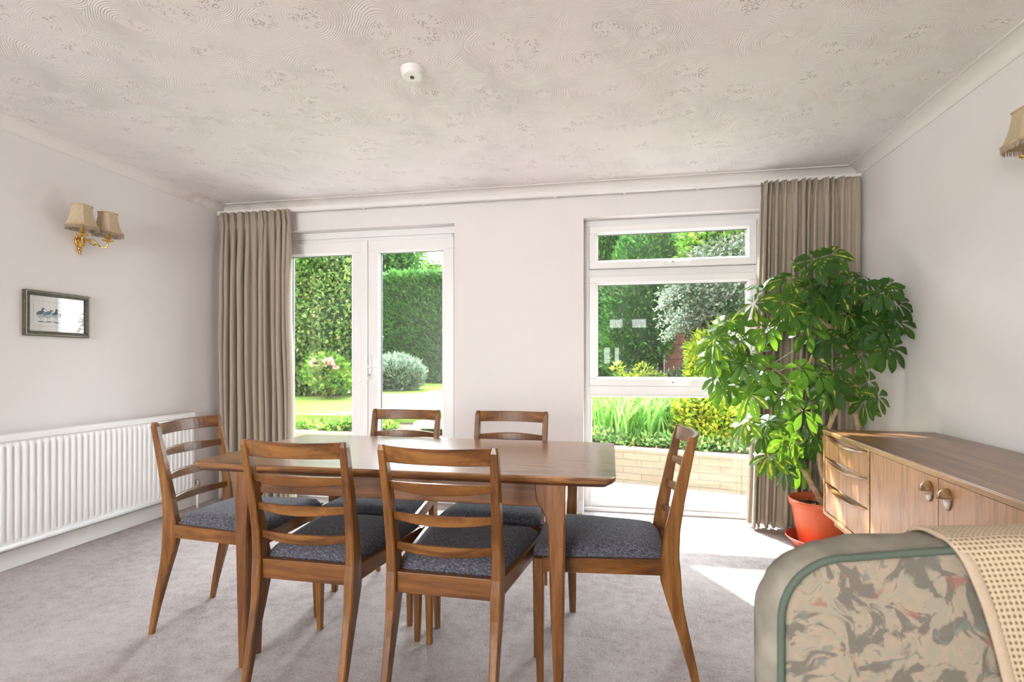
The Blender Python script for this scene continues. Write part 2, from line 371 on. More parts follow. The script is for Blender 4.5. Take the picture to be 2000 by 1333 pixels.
# red-brown shed boards
M['shed'] = plain('faded_red_brown_boards', (0.30, 0.13, 0.105), 0.85, noise_amt=0.35, nscale=12)
M['fence'] = plain('grey_weathered_boards', (0.30, 0.25, 0.20), 0.9, noise_amt=0.3, nscale=10)

# umbrella plant leaf: dark glossy green with yellow splashes along the midrib
def uleaf(name, green, green2, yellow, amount):
    m, nt, b = newmat(name)
    tc = N(nt, 'ShaderNodeTexCoord'); sp = N(nt, 'ShaderNodeSeparateXYZ'); nt.links.new(tc.outputs['UV'], sp.inputs[0])
    at = N(nt, 'ShaderNodeAttribute', attribute_name='rnd')
    ac = math_(nt, 'ABSOLUTE', math_(nt, 'SUBTRACT', sp.outputs['Y'], 0.5))
    nz = N(nt, 'ShaderNodeTexNoise', Scale=28.0, Detail=3.0); nt.links.new(tc.outputs['Object'], nz.inputs[0])
    val = math_(nt, 'ADD', math_(nt, 'ADD', math_(nt, 'MULTIPLY', ac, -1.1), math_(nt, 'MULTIPLY', nz.outputs[0], 0.8)), math_(nt, 'MULTIPLY', at.outputs['Fac'], amount))
    msk = ramp(nt, val, [(0.56, (0, 0, 0)), (0.64, (1, 1, 1))])
    g = mixc(nt, at.outputs['Fac'], green, green2)
    c = mixc(nt, msk, g, yellow)
    nt.links.new(c, b.inputs['Base Color']); b.inputs['Roughness'].default_value = 0.42; b.inputs['Specular IOR Level'].default_value = 0.35
    tl = N(nt, 'ShaderNodeBsdfTranslucent'); br = N(nt, 'ShaderNodeBrightContrast'); br.inputs['Bright'].default_value = 0.05
    nt.links.new(mixc(nt, msk, (0.25, 0.50, 0.03), (0.75, 0.72, 0.08)), tl.inputs[0])
    mx = N(nt, 'ShaderNodeMixShader'); mx.inputs[0].default_value = 0.30
    nt.links.new(b.outputs[0], mx.inputs[1]); nt.links.new(tl.outputs[0], mx.inputs[2]); nt.links.new(mx.outputs[0], nt.nodes['Material Output'].inputs[0])
    return m
M['uleaf'] = uleaf('umbrella_plant_leaf', (0.012, 0.045, 0.012), (0.030, 0.095, 0.018), (0.60, 0.56, 0.08), 0.30)
M['ubark'] = plain('umbrella_plant_bark', (0.50, 0.36, 0.22), 0.8, noise_amt=0.35, nscale=40, bmp=0.5, bscale=150)
M['petiole'] = plain('pale_green_stalk', (0.30, 0.36, 0.12), 0.6)

# floral slip cover
m, nt, b = newmat('faded_floral_cotton'); M['floral'] = m
v = mapping(nt)
dz = N(nt, 'ShaderNodeTexNoise', Scale=7.0, Detail=2.0); nt.links.new(v, dz.inputs[0])
vm = N(nt, 'ShaderNodeVectorMath', operation='MULTIPLY_ADD'); nt.links.new(dz.outputs['Color'], vm.inputs[0]); vm.inputs[1].default_value = (0.12, 0.12, 0.12); nt.links.new(v, vm.inputs[2])
l1 = N(nt, 'ShaderNodeTexNoise', Scale=15.0, Detail=4.5, Roughness=0.6, Distortion=1.7); nt.links.new(vm.outputs[0], l1.inputs[0])
l2 = N(nt, 'ShaderNodeTexNoise', Scale=24.0, Detail=3.0, Distortion=1.6); nt.links.new(vm.outputs[0], l2.inputs[0])
l3 = N(nt, 'ShaderNodeTexNoise', Scale=15.0, Detail=4.0, Distortion=1.0); vq = N(nt, 'ShaderNodeMapping'); vq.inputs['Location'].default_value = (3.1, 1.7, 5.2); nt.links.new(vm.outputs[0], vq.inputs[0]); nt.links.new(vq.outputs[0], l3.inputs[0])
base = mixc(nt, ramp(nt, l2.outputs[0], [(0.42, (0, 0, 0)), (0.58, (1, 1, 1))]), (0.36, 0.32, 0.25), (0.42, 0.33, 0.25))
c = mixc(nt, ramp(nt, l1.outputs[0], [(0.50, (0, 0, 0)), (0.55, (0.85, 0.85, 0.85))]), base, (0.165, 0.150, 0.130))
c = mixc(nt, ramp(nt, l2.outputs[0], [(0.62, (0, 0, 0)), (0.66, (0.8, 0.8, 0.8))]), c, (0.20, 0.23, 0.20))
c = mixc(nt, ramp(nt, l3.outputs[0], [(0.62, (0, 0, 0)), (0.67, (0.7, 0.7, 0.7))]), c, (0.34, 0.14, 0.11))
nt.links.new(c, b.inputs['Base Color']); b.inputs['Roughness'].default_value = 0.95; b.inputs['Specular IOR Level'].default_value = 0.1
wv = N(nt, 'ShaderNodeTexNoise', Scale=400.0); nt.links.new(v, wv.inputs[0]); bump(nt, b, wv.outputs[0], 0.2, 0.003)
M['floralside'] = plain('faded_plain_cotton', (0.37, 0.335, 0.28), 0.95, noise_amt=0.4, nscale=14, spec=0.1)
M['piping'] = plain('sage_green_piping', (0.115, 0.15, 0.115), 0.9, bmp=0.4, bscale=400)
# waffle throw
m, nt, b = newmat('cream_waffle_cotton'); M['throw'] = m
tc = N(nt, 'ShaderNodeTexCoord'); sp = N(nt, 'ShaderNodeSeparateXYZ'); nt.links.new(tc.outputs['UV'], sp.inputs[0])
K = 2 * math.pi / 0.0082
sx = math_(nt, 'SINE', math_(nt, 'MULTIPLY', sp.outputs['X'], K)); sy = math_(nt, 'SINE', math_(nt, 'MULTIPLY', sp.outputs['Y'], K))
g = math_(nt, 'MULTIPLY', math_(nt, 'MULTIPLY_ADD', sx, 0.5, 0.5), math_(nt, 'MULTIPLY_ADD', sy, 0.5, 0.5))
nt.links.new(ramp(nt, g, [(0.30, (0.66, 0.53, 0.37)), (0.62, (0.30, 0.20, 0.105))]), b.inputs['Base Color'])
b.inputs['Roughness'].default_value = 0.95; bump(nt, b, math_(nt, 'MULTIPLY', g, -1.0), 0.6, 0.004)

# ------------------------------------------------------------------ room shell
XL, XR, YB, YF, ZC = -3.15, 1.61, 3.85, -3.25, 2.385
YG = 3.96      # inner face of the window frames
WT = 0.26
ZP = -0.10     # patio level
fl = MB().box(XL - 0.2, XR + 0.2, YF - 0.2, YB + 0.1, -0.05, 0.0)
struct('floor', fl, M['carpet'])
struct('ceiling', MB().box(XL - 0.2, XR + 0.2, YF - 0.2, YB + 0.26, ZC, ZC + 0.15), M['ceiling'])
struct('wall_left', MB().box(XL - 0.2, XL, YF - 0.2, YB + WT, 0, ZC), M['wall'])
struct('wall_right', MB().box(XR, XR + 0.2, YF - 0.2, YB + WT, 0, ZC), M['wall'])
DX0, DX1, DZ = -2.72, -1.165, 2.158
WX0, WX1, WZ = -0.192, 1.045, 2.152
mb = MB()
mb.box(XL, DX0, YB, YB + WT, -0.2, ZC); mb.box(DX1, WX0, YB, YB + WT, -0.2, ZC); mb.box(WX1, XR, YB, YB + WT, -0.2, ZC)
mb.box(DX0, DX1, YB, YB + WT, DZ, ZC); mb.box(WX0, WX1, YB, YB + WT, WZ, ZC)
mb.box(DX0, DX1, YB + 0.1, YB + WT, -0.2, -0.001); mb.box(WX0, WX1, YB + 0.1, YB + WT, -0.2, -0.001)
struct('wall_back', mb, M['wall'])
# rear wall behind the camera; its wide unseen window is added for light
RWN = [(-2.75, -0.80, 0.35, 2.15), (-0.02, 0.26, 1.81, 2.01), (0.44, 0.74, 1.81, 2.01), (-0.14, 0.0, 1.06, 1.42), (0.08, 0.19, 1.04, 1.42)]
def wall_with_holes(name, x0, x1, y0, y1, z0, z1, holes, mat):
    xs = sorted({x0, x1} | {h[0] for h in holes} | {h[1] for h in holes}); mb = MB()
    for a, c in zip(xs[:-1], xs[1:]):
        hs = sorted([(h[2], h[3]) for h in holes if h[0] < (a + c) / 2 < h[1]]); z = z0
        for h0, h1 in hs: mb.box(a, c, y0, y1, z, h0); z = h1
        mb.box(a, c, y0, y1, z, z1)
    struct(name, mb, mat)
wall_with_holes('wall_front', XL, XR, YF - 0.2, YF, 0, ZC, RWN, M['wall'])
# skirting
struct('baseboard_left', MB().box(XL, XL + 0.018, YF, YB, 0, 0.10), M['trimw'], bevel=0.005)
struct('baseboard_right', MB().box(XR - 0.018, XR, YF, YB, 0, 0.10), M['trimw'], bevel=0.005)
mb = MB(); mb.box(XL + 0.018, DX0 - 0.0, YB - 0.018, YB, 0, 0.10); mb.box(DX1, WX0, YB - 0.018, YB, 0, 0.10); mb.box(WX1, XR - 0.018, YB - 0.018, YB, 0, 0.10)
struct('baseboard_back', mb, M['trimw'], bevel=0.005)
# coving
def coving(name, a, b, inward):
    a, b, inw = Vector(a), Vector(b), Vector(inward)
    D, Hc = 0.088, 0.060
    prof = [(0, 0), (0, -Hc), (0.006, -Hc), (0.006, -Hc + 0.006)]
    for k in range(1, 10):
        t = k / 10 * math.pi / 2
        prof.append((0.006 + (D - 0.012) * (1 - math.cos(t)), -Hc + 0.006 + (Hc - 0.010) * math.sin(t)))
    prof += [(D - 0.006, -0.006), (D, -0.006), (D, 0)]
    rings = [[p + inw * q[0] + Vector((0, 0, q[1])) for q in prof] for p in (a, b)]
    struct(name, MB().loops(rings), M['cornice'])
coving('trim_1', (XL, YB, ZC), (XR, YB, ZC), (0, -1, 0))
coving('trim_2', (XL, YF, ZC), (XL, YB, ZC), (1, 0, 0))
coving('trim_3', (XR, YB, ZC), (XR, YF, ZC), (-1, 0, 0))
coving('trim_4', (XR, YF, ZC), (XL, YF, ZC), (0, 1, 0))

def frame_ring(mb, x0, x1, z0, z1, wd, y0, y1, wb=None):
    wb = wd if wb is None else wb
    mb.box(x0, x1, y0, y1, z1 - wd, z1); mb.box(x0, x1, y0, y1, z0, z0 + wb)
    mb.box(x0, x0 + wd, y0, y1, z0 + wb, z1 - wd); mb.box(x1 - wd, x1, y0, y1, z0 + wb, z1 - wd)
def sash(parent, name, x0, x1, z0, z1, wd, y, wb=None, glass=True):
    mb = MB(); frame_ring(mb, x0, x1, z0, z1, wd, y - 0.018, y + 0.05, wb)
    o = mb.build(name, M['pvc'], parent, bevel=0.004)
    wb2 = wd if wb is None else wb
    mb = MB(); frame_ring(mb, x0 + wd - 0.014, x1 - wd + 0.014, z0 + wb2 - 0.014, z1 - wd + 0.014, 0.026, y - 0.006, y + 0.045)
    mb.build('glazing_bead', M['pvc'], o, bevel=0.009, seg=3)
    mb = MB(); frame_ring(mb, x0 + wd + 0.0095, x1 - wd - 0.0095, z0 + wb2 + 0.0095, z1 - wd - 0.0095, 0.0055, y + 0.008, y + 0.03)
    mb.build('gasket', M['gasket'], o)
    mb = MB(); frame_ring(mb, x0 - 0.0035, x1 + 0.0035, z0 - 0.0035, z1 + 0.0035, 0.005, y + 0.006, y + 0.0115)  # grey strip standing in for the shaded gap round the sash
    mb.build('gap_shade_line', M['gapline'], o)
    MB().box(x0 + wd + 0.006, x1 - wd - 0.006, y + 0.018, y + 0.022, z0 + wb2 + 0.006, z1 - wd - 0.006).build('pane', M['glass'], o)
    return o
# french doors
door = bpy.data.objects.new('door_1', None); COL.objects.link(door); tag(door, kind='structure')
mb = MB(); frame_ring(mb, DX0, DX1 - 0.0, -0.02, DZ, 0.05, YG + 0.01, YG + 0.07)
mb.box(DX0, DX1, YG - 0.02, YG + 0.01, 2.105, DZ); mb.box(DX0 + .05, DX1 - .05, YG + 0.01, YG + 0.07, 2.06, 2.108); mb.box(DX0 + .04, DX1 - .04, YG - 0.012, YG + 0.01, 2.074, 2.105); mb.box(DX0, DX1, YG - 0.03, YG + 0.01, 0.0, 0.05)
mb.box(DX1 - 0.03, DX1, YG - 0.02, YG + 0.01, 0.05, 2.105)
mb.build('door_frame', M['pvc'], door, bevel=0.004)
l1 = sash(door, 'door_leaf', -2.69, -1.955, 0.045, 2.072, 0.088, YG - 0.012, wb=0.16)
l2 = sash(door, 'door_leaf', -1.905, -1.195, 0.045, 2.072, 0.085, YG - 0.012, wb=0.16)
mb = MB(); mb.box(-1.967, -1.905, YG - 0.048, YG + 0.03, 0.045, 2.075); mb.build('meeting_post', M['pvc'], door, bevel=0.008, seg=3)
hx = -1.885
mb = MB(); mb.box(hx - 0.012, hx + 0.012, YG - 0.042, YG - 0.030, 0.975, 1.155)
hp = mb.build('handle_plate', M['pvc'], l2, bevel=0.005)
mb = MB(); mb.tube([(hx, YG - 0.042, 1.065), (hx, YG - 0.075, 1.065)], 0.009, 10); mb.box(hx - 0.012, hx + 0.105, YG - 0.086, YG - 0.072, 1.058, 1.072)
mb.build('lever_handle', M['pvc'], hp, bevel=0.004)
mb = MB(); mb.tube([(hx, YG - 0.042, 0.998), (hx, YG - 0.052, 0.998)], 0.010, 12); mb.box(hx - 0.0015, hx + 0.0015, YG - 0.078, YG - 0.05, 0.99, 1.006)
mb.tube([(hx, YG - 0.078, 0.985), (hx - 0.004, YG - 0.082, 0.965), (hx - 0.006, YG - 0.08, 0.94)], 0.0035, 8)
mb.build('lock_key', M['chrome'], hp)
# window
win = bpy.data.objects.new('window_1', None); COL.objects.link(win); tag(win, kind='structure')
mb = MB(); frame_ring(mb, WX0, WX1, 0.0, WZ, 0.045, YG, YG + 0.07, wb=0.055)
mb.box(WX0 + 0.045, WX1 - 0.045, YG, YG + 0.07, 1.725, 1.795); mb.box(WX0 + 0.045, WX1 - 0.045, YG, YG + 0.07, 0.858, 0.935)
mb.box(WX0, WX1, YG - 0.035, YG, 0.0, 0.028)
mb.build('window_frame', M['pvc'], win, bevel=0.004)
s1 = sash(win, 'top_casement', WX0 + 0.04, WX1 - 0.04, 1.790, 2.105, 0.05, YG - 0.012)
s2 = sash(win, 'middle_casement', WX0 + 0.04, WX1 - 0.04, 0.928, 1.732, 0.05, YG - 0.012)
o = MB(); frame_ring(o, WX0 + 0.04, WX1 - 0.04, 0.05, 0.862, 0.018, YG - 0.004, YG + 0.05); o = o.build('glazing_bead', M['pvc'], win, bevel=0.007, seg=3)
mb = MB(); mb.box(WX0 + 0.056, WX1 - 0.056, YG + 0.018, YG + 0.022, 0.066, 0.846); mb.build('pane', M['glass'], win)
for s, z in ((s1, 1.815), (s2, 0.952)):
    mb = MB(); mb.box(0.375, 0.455, YG - 0.042, YG - 0.030, z - 0.010, z + 0.010); hh = mb.build('handle_base', M['pvc'], s, bevel=0.004)
    mb = MB(); mb.box(0.42, 0.56, YG - 0.058, YG - 0.044, z - 0.002, z + 0.010); mb.box(0.425, 0.445, YG - 0.05, YG - 0.038, z - 0.004, z + 0.008); mb.build('handle_lever', M['pvc'], hh, bevel=0.004)
    mb = MB(); mb.box(0.432, 0.446, YG - 0.060, YG - 0.0565, z + 0.001, z + 0.008); mb.build('key_hole', M['dark'], hh)
# rear windows
for wi, (a, b_, z0, z1) in enumerate(RWN):
    rw = bpy.data.objects.new('window_%d' % (wi + 2), None); COL.objects.link(rw); tag(rw, kind='structure')
    wd = 0.05 if wi == 0 else 0.012
    mb = MB(); frame_ring(mb, a, b_, z0, z1, wd, YF - 0.12, YF - 0.06)
    if wi == 0:
        xs = np.linspace(a, b_, 4)
        for x in xs[1:-1]: mb.box(x - 0.03, x + 0.03, YF - 0.12, YF - 0.06, z0 + 0.05, z1 - 0.05)
    mb.build('window_frame', M['pvc'], rw, bevel=0.003)
    MB().box(a + wd, b_ - wd, YF - 0.095, YF - 0.09, z0 + wd, z1 - wd).build('pane', M['glass'], rw)

# ------------------------------------------------------------------ curtain rail and curtains
mb = MB(); mb.box(XL + 0.01, XR - 0.012, 3.765, 3.79, 2.293, 2.325); mb.box(XL + 0.01, XR - 0.012, 3.758, 3.765, 2.293, 2.300)
for x in np.arange(-2.9, 1.6, 0.5): mb.box(x - 0.012, x + 0.012, 3.79, YB, 2.30, 2.318)
rail = mb.build('curtain_rail', M['trimw'], bevel=0.002)
tag(rail, 'long white curtain rail running above the garden doors and window', 'curtain rail')
def curtain(name, label, x0, x1, xb0, xb1, folds, seed, yc=3.735, flat_end=None):
    rnd = random.Random(seed); NU, NV = folds * 16 + 1, 60
    amp = [rnd.uniform(0.5, 1.3) for _ in range(folds + 2)]; wdt = [rnd.uniform(0.55, 1.5) for _ in range(folds)]
    cw = np.concatenate([[0], np.cumsum(wdt)]); cw /= cw[-1]
    zt, zb = 2.296, 0.018
    t = thing(name, label, 'curtain', ((x0 + x1) / 2, yc, 0.0), 0, 'curtains at the garden side')
    verts = []
    for j in range(NV + 1):
        q = j / NV; z = zt + (zb - zt) * (q ** 1.15 if q > 0 else 0)
        d = zt - z
        for i in range(NU):
            u = i / (NU - 1); k = min(int(u * folds), folds - 1); fu = u * folds - k
            pos = lerp(cw[k], cw[k + 1], fu)
            ph = u * folds * 2 * math.pi
            A = lerp(amp[k], amp[k + 1], fu)
            hd = interp(d, [0, 0.075, 0.10, 0.14, 0.5, 2.3], [0.030, 0.024, 0.010, 0.026, 0.044, 0.052])
            y = A * hd * (math.sin(ph) + 0.30 * math.sin(2 * ph + 0.8) * min(1, d))
            # pinch pleat: two small tucks in the heading
            y += interp(d, [0, 0.09, 0.11, 0.4], [0.017, 0.011, 0.005, 0.0]) * math.sin(3 * ph + 0.6)
            fl = 0.0
            if flat_end and u > flat_end: 
                y *= 0.25; 
            xa = lerp(x0, x1, pos); xbm = lerp(xb0, xb1, pos)
            w_ = (d / 2.28) ** 1.3
            x = lerp(xa, xbm, w_) + 0.010 * A * math.sin(2 * ph + seed) * interp(d, [0, .3], [0.2, 1])
            x += 0.012 * noise.noise(Vector((pos * 9, d * 1.3, seed)))
            y += 0.012 * noise.noise(Vector((pos * 6, d * 1.1, seed + 9)))
            verts.append((x - (x0 + x1) / 2, y, z + (0.004 * math.sin(ph) if j == NV else 0)))
    fs = [(j * NU + i, j * NU + i + 1, (j + 1) * NU + i + 1, (j + 1) * NU + i) for j in range(NV) for i in range(NU - 1)]
    mb = MB(); mb.add(verts, fs); o = mb.build('curtain_panel', M['linen'], t, smooth=True)
    s = o.modifiers.new('thick', 'SOLIDIFY'); s.thickness = 0.0025; s.offset = 0
    return t
curtain('curtain', 'beige lined pinch pleat curtain hanging left of the french doors', XL + 0.045, PY(566, 425, 3.735).x, XL + 0.05, PY(577, 970, 3.73).x, 12, 3)
curtain('curtain', 'beige lined pinch pleat curtain behind the umbrella plant, right of the tall window', PY(1487, 372, 3.735).x, XR - 0.03, PY(1464, 1020, 3.68).x, XR - 0.05, 13, 8, flat_end=0.86)

# ------------------------------------------------------------------ radiator
rt = thing('radiator', 'long white ribbed panel radiator on the left wall', 'radiator', (XL, 0, 0))
ry0, ry1, rz0, rz1 = 0.55, 3.46, 0.125, 0.715
mb = MB(); pitch = 0.0365; n = int((ry1 - ry0 - 0.04) / pitch); ys = []
pts = []
for k in range(n):
    yb = ry0 + 0.02 + k * pitch
    for a, d in ((0, 0.0), (0.16, 0.0), (0.28, 0.007), (0.38, 0.0105), (0.72, 0.0105), (0.84, 0.007)): pts.append((yb + a * pitch, d))
pts.append((ry0 + 0.02 + n * pitch, 0)); yend = ry0 + 0.04 + n * pitch
zs = [(rz0 + 0.025, 0.0), (rz0 + 0.045, 0.4), (rz0 + 0.055, 1), (rz1 - 0.055, 1), (rz1 - 0.045, 0.4), (rz1 - 0.025, 0)]
X0 = 0.092
v = [(X0 + d * s, y, z) for z, s in zs for y, d in pts]; nn = len(pts)
mb.add(v, [(j * nn + i, j * nn + i + 1, (j + 1) * nn + i + 1, (j + 1) * nn + i) for j in range(len(zs) - 1) for i in range(nn - 1)])
mb.build('ribbed_panel', M['rad'], rt, smooth=True)
mb = MB(); mb.box(0.04, X0 - 0.001, ry0, yend, rz0 + 0.03, rz1 - 0.03); mb.build('rear_panel', M['rad'], rt, bevel=0.006)
mb = MB(); mb.tube([(X0 + 0.001, ry0, rz0 + 0.016), (X0 + 0.001, yend, rz0 + 0.016)], 0.013, 14); mb.build('bottom_rail', M['rad'], rt, smooth=True)
mb = MB(); mb.box(0.03, X0 + 0.014, ry0 - 0.002, yend + 0.002, rz1 - 0.028, rz1 + 0.010); 
tg = mb.build('top_cover', M['rad'], rt, bevel=0.010, seg=4)
for yb in (ry0 + 0.3, yend - 0.34): MB().box(0.0, 0.04, yb, yb + 0.04, rz0 + 0.1, rz1 - 0.1).build('wall_bracket', M['rad'], rt)
mb = MB(); mb.tube([(0.075, yend - 0.01, rz0 + 0.035), (0.075, yend + 0.045, rz0 + 0.035)], 0.011, 10); mb.tube([(0.075, yend + 0.045, 0.0), (0.075, yend + 0.045, rz0 + 0.04)], 0.009, 10)
vv = mb.build('pipe', M['rad'], rt, smooth=True)
MB().lathe([(0.012, 0), (0.017, 0.004), (0.017, 0.04), (0.012, 0.05)], (0.075, yend + 0.045, rz0 + 0.035), 16).build('valve', M['chrome'], rt, smooth=True)

# ------------------------------------------------------------------ smoke detector
t = thing('smoke_detector', 'small round white smoke detector on the swirled ceiling', 'smoke detector', (-0.853, 2.186, ZC))
MB().lathe([(0.050, 0), (0.050, -0.012), (0.046, -0.014), (0.046, -0.030), (0.042, -0.036), (0.0, -0.036)], (0, 0, 0), 40, cap=False).build('housing', M['plastic'], t, bevel=0.002)
MB().lathe([(0.009, -0.036), (0.009, -0.040), (0.006, -0.042)], (0, 0, 0), 16).build('sensor', M['dark'], t)

# ------------------------------------------------------------------ picture
py0, py1, pz0, pz1 = 2.325, 2.690, 1.247, 1.500
t = thing('picture', 'small dark framed print of wading birds on the left wall', 'picture', (XL, (py0 + py1) / 2, (pz0 + pz1) / 2))
hw, hh = (py1 - py0) / 2, (pz1 - pz0) / 2
M['frame'] = plain('mottled_olive_black_frame', (0.10, 0.095, 0.07), 0.4, noise_amt=0.6, nscale=60)
M['framelip'] = plain('gilt_line', (0.50, 0.44, 0.28), 0.4)
M['paper'] = plain('white_paper', (0.83, 0.83, 0.82), 0.9, noise_amt=0.01)
M['ink'] = plain('slate_watercolour', (0.10, 0.17, 0.22), 0.9, noise_amt=0.5, nscale=60)
M['wash'] = plain('pale_blue_watercolour', (0.50, 0.64, 0.70), 0.9, noise_amt=0.2, nscale=60)
M['line'] = plain('thin_grey_line', (0.40, 0.38, 0.36), 0.9)
def yz_ring(mb, hw, hh, w, x0, x1):
    mb.box(x0, x1, -hw, hw, hh - w, hh); mb.box(x0, x1, -hw, hw, -hh, -hh + w); mb.box(x0, x1, -hw, -hw + w, -hh + w, hh - w); mb.box(x0, x1, hw - w, hw, -hh + w, hh - w)
mb = MB(); yz_ring(mb, hw, hh, 0.026, 0.002, 0.024); fr = mb.build('frame', M['frame'], t, bevel=0.004)
mb = MB(); yz_ring(mb, hw - 0.006, hh - 0.006, 0.0025, 0.02, 0.0262); mb.build('gilt_line', M['framelip'], fr)
mb = MB(); yz_ring(mb, hw - 0.0245, hh - 0.0245, 0.0025, 0.01, 0.021); mb.build('sight_edge', M['dark'], fr)
mb = MB(); mb.box(0.002, 0.010, -hw + 0.02, hw - 0.02, -hh + 0.02, hh - 0.02); mt = mb.build('mount', M['paper'], t)
mb = MB(); yz_ring(mb, hw - 0.052, hh - 0.056, 0.0012, 0.010, 0.0104); mb.build('border_line', M['line'], mt)
def flat_ell(mb, cy, cz, ry, rz, rot=0, x=0.0105, n=18, mi=0):
    c, s = math.cos(rot), math.sin(rot)
    mb.add([(x, cy + ry * math.cos(a) * c - rz * math.sin(a) * s, cz + ry * math.cos(a) * s + rz * math.sin(a) * c) for a in [2 * math.pi * k / n for k in range(n)]] , [tuple(range(n))], mi)
mb = MB()
for i, (by, hy, hz, sc) in enumerate(((-0.085, 0.010, 0.028, 1), (-0.048, 0.016, 0.020, 1), (-0.010, 0.004, 0.026, 0.8), (0.030, 0.006, 0.030, 0.8), (0.068, 0.012, 0.020, 0.85))):
    by *= 1.05; sc *= 1.25
    flat_ell(mb, by, -0.004, 0.021 * sc, 0.015 * sc, 0.25, 0.0105, mi=1)
    flat_ell(mb, by - 0.004, 0.005, 0.018 * sc, 0.008 * sc, 0.35, 0.0108, mi=0)
    flat_ell(mb, by + hy * 0.6, hz * 0.62, 0.005, 0.011, -0.3, 0.0108, mi=0)
    flat_ell(mb, by + hy, hz, 0.0065, 0.006, 0, 0.0109, mi=0)
    mb.add([(0.0109, by + hy + 0.004, hz + 0.002), (0.0109, by + hy + 0.022, hz - 0.007), (0.0109, by + hy + 0.004, hz - 0.002)], [(0, 1, 2)])
    for dy in (-0.006, 0.008):
        mb.add([(0.0109, by + dy - 0.0006, -0.015), (0.0109, by + dy + 0.0006, -0.015), (0.0109, by + dy + 0.002, -0.042), (0.0109, by + dy + 0.0008, -0.042)], [(0, 1, 2, 3)])
for k in range(9): flat_ell(mb, -0.09 + k * 0.021, -0.045 - 0.002 * math.sin(k * 1.7), 0.017, 0.003, 0.05 * math.sin(k), 0.0107, mi=k % 2)
mb.build('bird_print', [M['ink'], M['wash']], mt, fixn=False)
MB().box(0.0130, 0.0145, -hw + 0.022, hw - 0.022, -hh + 0.022, hh - 0.022).build('picture_glass', M['picglass'], t)

# ------------------------------------------------------------------ wall lights
def wall_light(x, y, z, side, label):
    t = thing('wall_light', label, 'wall light', (x, y, z), 0 if side > 0 else math.pi, 'two arm brass wall lights')
    # local +x points out of the wall
    mb = MB(); mb.ell((0.010, 0, 0.0), (0.016, 0.030, 0.036), 20, 12); mb.ell((0.022, 0, 0.004), (0.014, 0.018, 0.022), 14, 8)
    for a in range(8):
        an = a * math.pi / 4; mb.ell((0.016, 0.026 * math.cos(an), 0.031 * math.sin(an)), (0.008, 0.008, 0.008), 8, 6)
    mb.build('back_plate', M['brass'], t, smooth=True)
    mb = MB(); mb.ell((0.014, 0, -0.045), (0.011, 0.013, 0.014)); mb.ell((0.014, 0, -0.062), (0.008, 0.008, 0.010)); mb.ell((0.014, 0, -0.075), (0.007, 0.007, 0.008))
    mb.build('finial', M['brass'], t, smooth=True)
    for s in (-1, 1):
        ax, ay = 0.125, s * 0.080
        path = catmull([(0.02, 0.008 * s, 0.0), (0.040, 0.024 * s, 0.014), (0.062, 0.042 * s, 0.012), (0.078, 0.056 * s, -0.010), (0.095, 0.064 * s, -0.027), (0.115, 0.076 * s, -0.026), (ax, ay, -0.006), (ax, ay, 0.010)], 6)
        mb = MB(); mb.tube(path, [0.0048] * len(path), 10)
        mb.tube(catmull([(0.045, 0.026 * s, 0.010), (0.050, 0.036 * s, -0.008), (0.060, 0.048 * s, -0.016), (0.066, 0.052 * s, -0.008)], 5), 0.0035, 8); mb.ell((0.066, 0.052 * s, -0.010), (0.006, 0.006, 0.006), 8, 6)
        arm = mb.build('arm', M['brass'], t, smooth=True)
        MB().lathe([(0.006, 0.006), (0.012, 0.009), (0.024, 0.012), (0.030, 0.017), (0.030, 0.019), (0.012, 0.016), (0.012, 0.022)], (ax, ay, 0), 24).build('drip_dish', M['brass'], arm, smooth=True)
        MB().lathe([(0.0125, 0.018), (0.0125, 0.085), (0.009, 0.088)], (ax, ay, 0), 16).build('candle_tube', M['candle'], arm, smooth=True)
        # bell shade, eight panels
        zb, zt = 0.058, 0.188
        prof = [(0.074, zb + 0.006), (0.068, zb + 0.018), (0.060, zb + 0.042), (0.053, zb + 0.070), (0.048, zb + 0.098), (0.046, zt - 0.006)]
        def rect8(r, z, cut=0.42):
            w_, d_ = r, r * 0.86; c = cut * r
            return [(ax + px, ay + pyy, z) for px, pyy in ((d_, -w_ + c), (d_, w_ - c), (d_ - c, w_), (-d_ + c, w_), (-d_, w_ - c), (-d_, -w_ + c), (-d_ + c, -w_), (d_ - c, -w_))]
        mb = MB(); mb.loops([rect8(r, z) for r, z in prof], cap=False); sh = mb.build('lamp_shade', M['shade'], arm)
        so = sh.modifiers.new('t', 'SOLIDIFY'); so.thickness = 0.0015
        mb = MB()
        for r, z, th in ((0.0472, zt - 0.005, 0.0035), (0.0755, zb + 0.006, 0.0035)):
            loop = rect8(r, z); loop2 = loop + [loop[0]]; 
            for a, c in zip(loop2[:-1], loop2[1:]): mb.tube([a, c], th, 8)
            mb.build('braid', M['braid'], sh, smooth=True); mb = MB()
        mb = MB(); loop = rect8(0.0755, zb); loop2 = loop + [loop[0]]; rr = random.Random(5)
        for a, c in zip(loop2[:-1], loop2[1:]):
            a, c = Vector(a), Vector(c); n = max(2, int((c - a).length / 0.0028))
            for k in range(n):
                p = a.lerp(c, k / n); l = 0.022 + rr.uniform(-0.003, 0.003)
                mb.tube([p + Vector((0, 0, 0.006)), p + Vector((rr.uniform(-.002, .002), rr.uniform(-.002, .002), -l + 0.006))], 0.0011, 4)
        mb.build('fringe', M['fringe'], sh)
    return t
wall_light(XL, 2.635, 1.828, 1, 'brass two arm wall light with fringed cream shades above the bird picture')
wall_light(XR, 2.125, 1.828, -1, 'brass wall light on the right wall, its fringed cream shade cut by the photo edge')

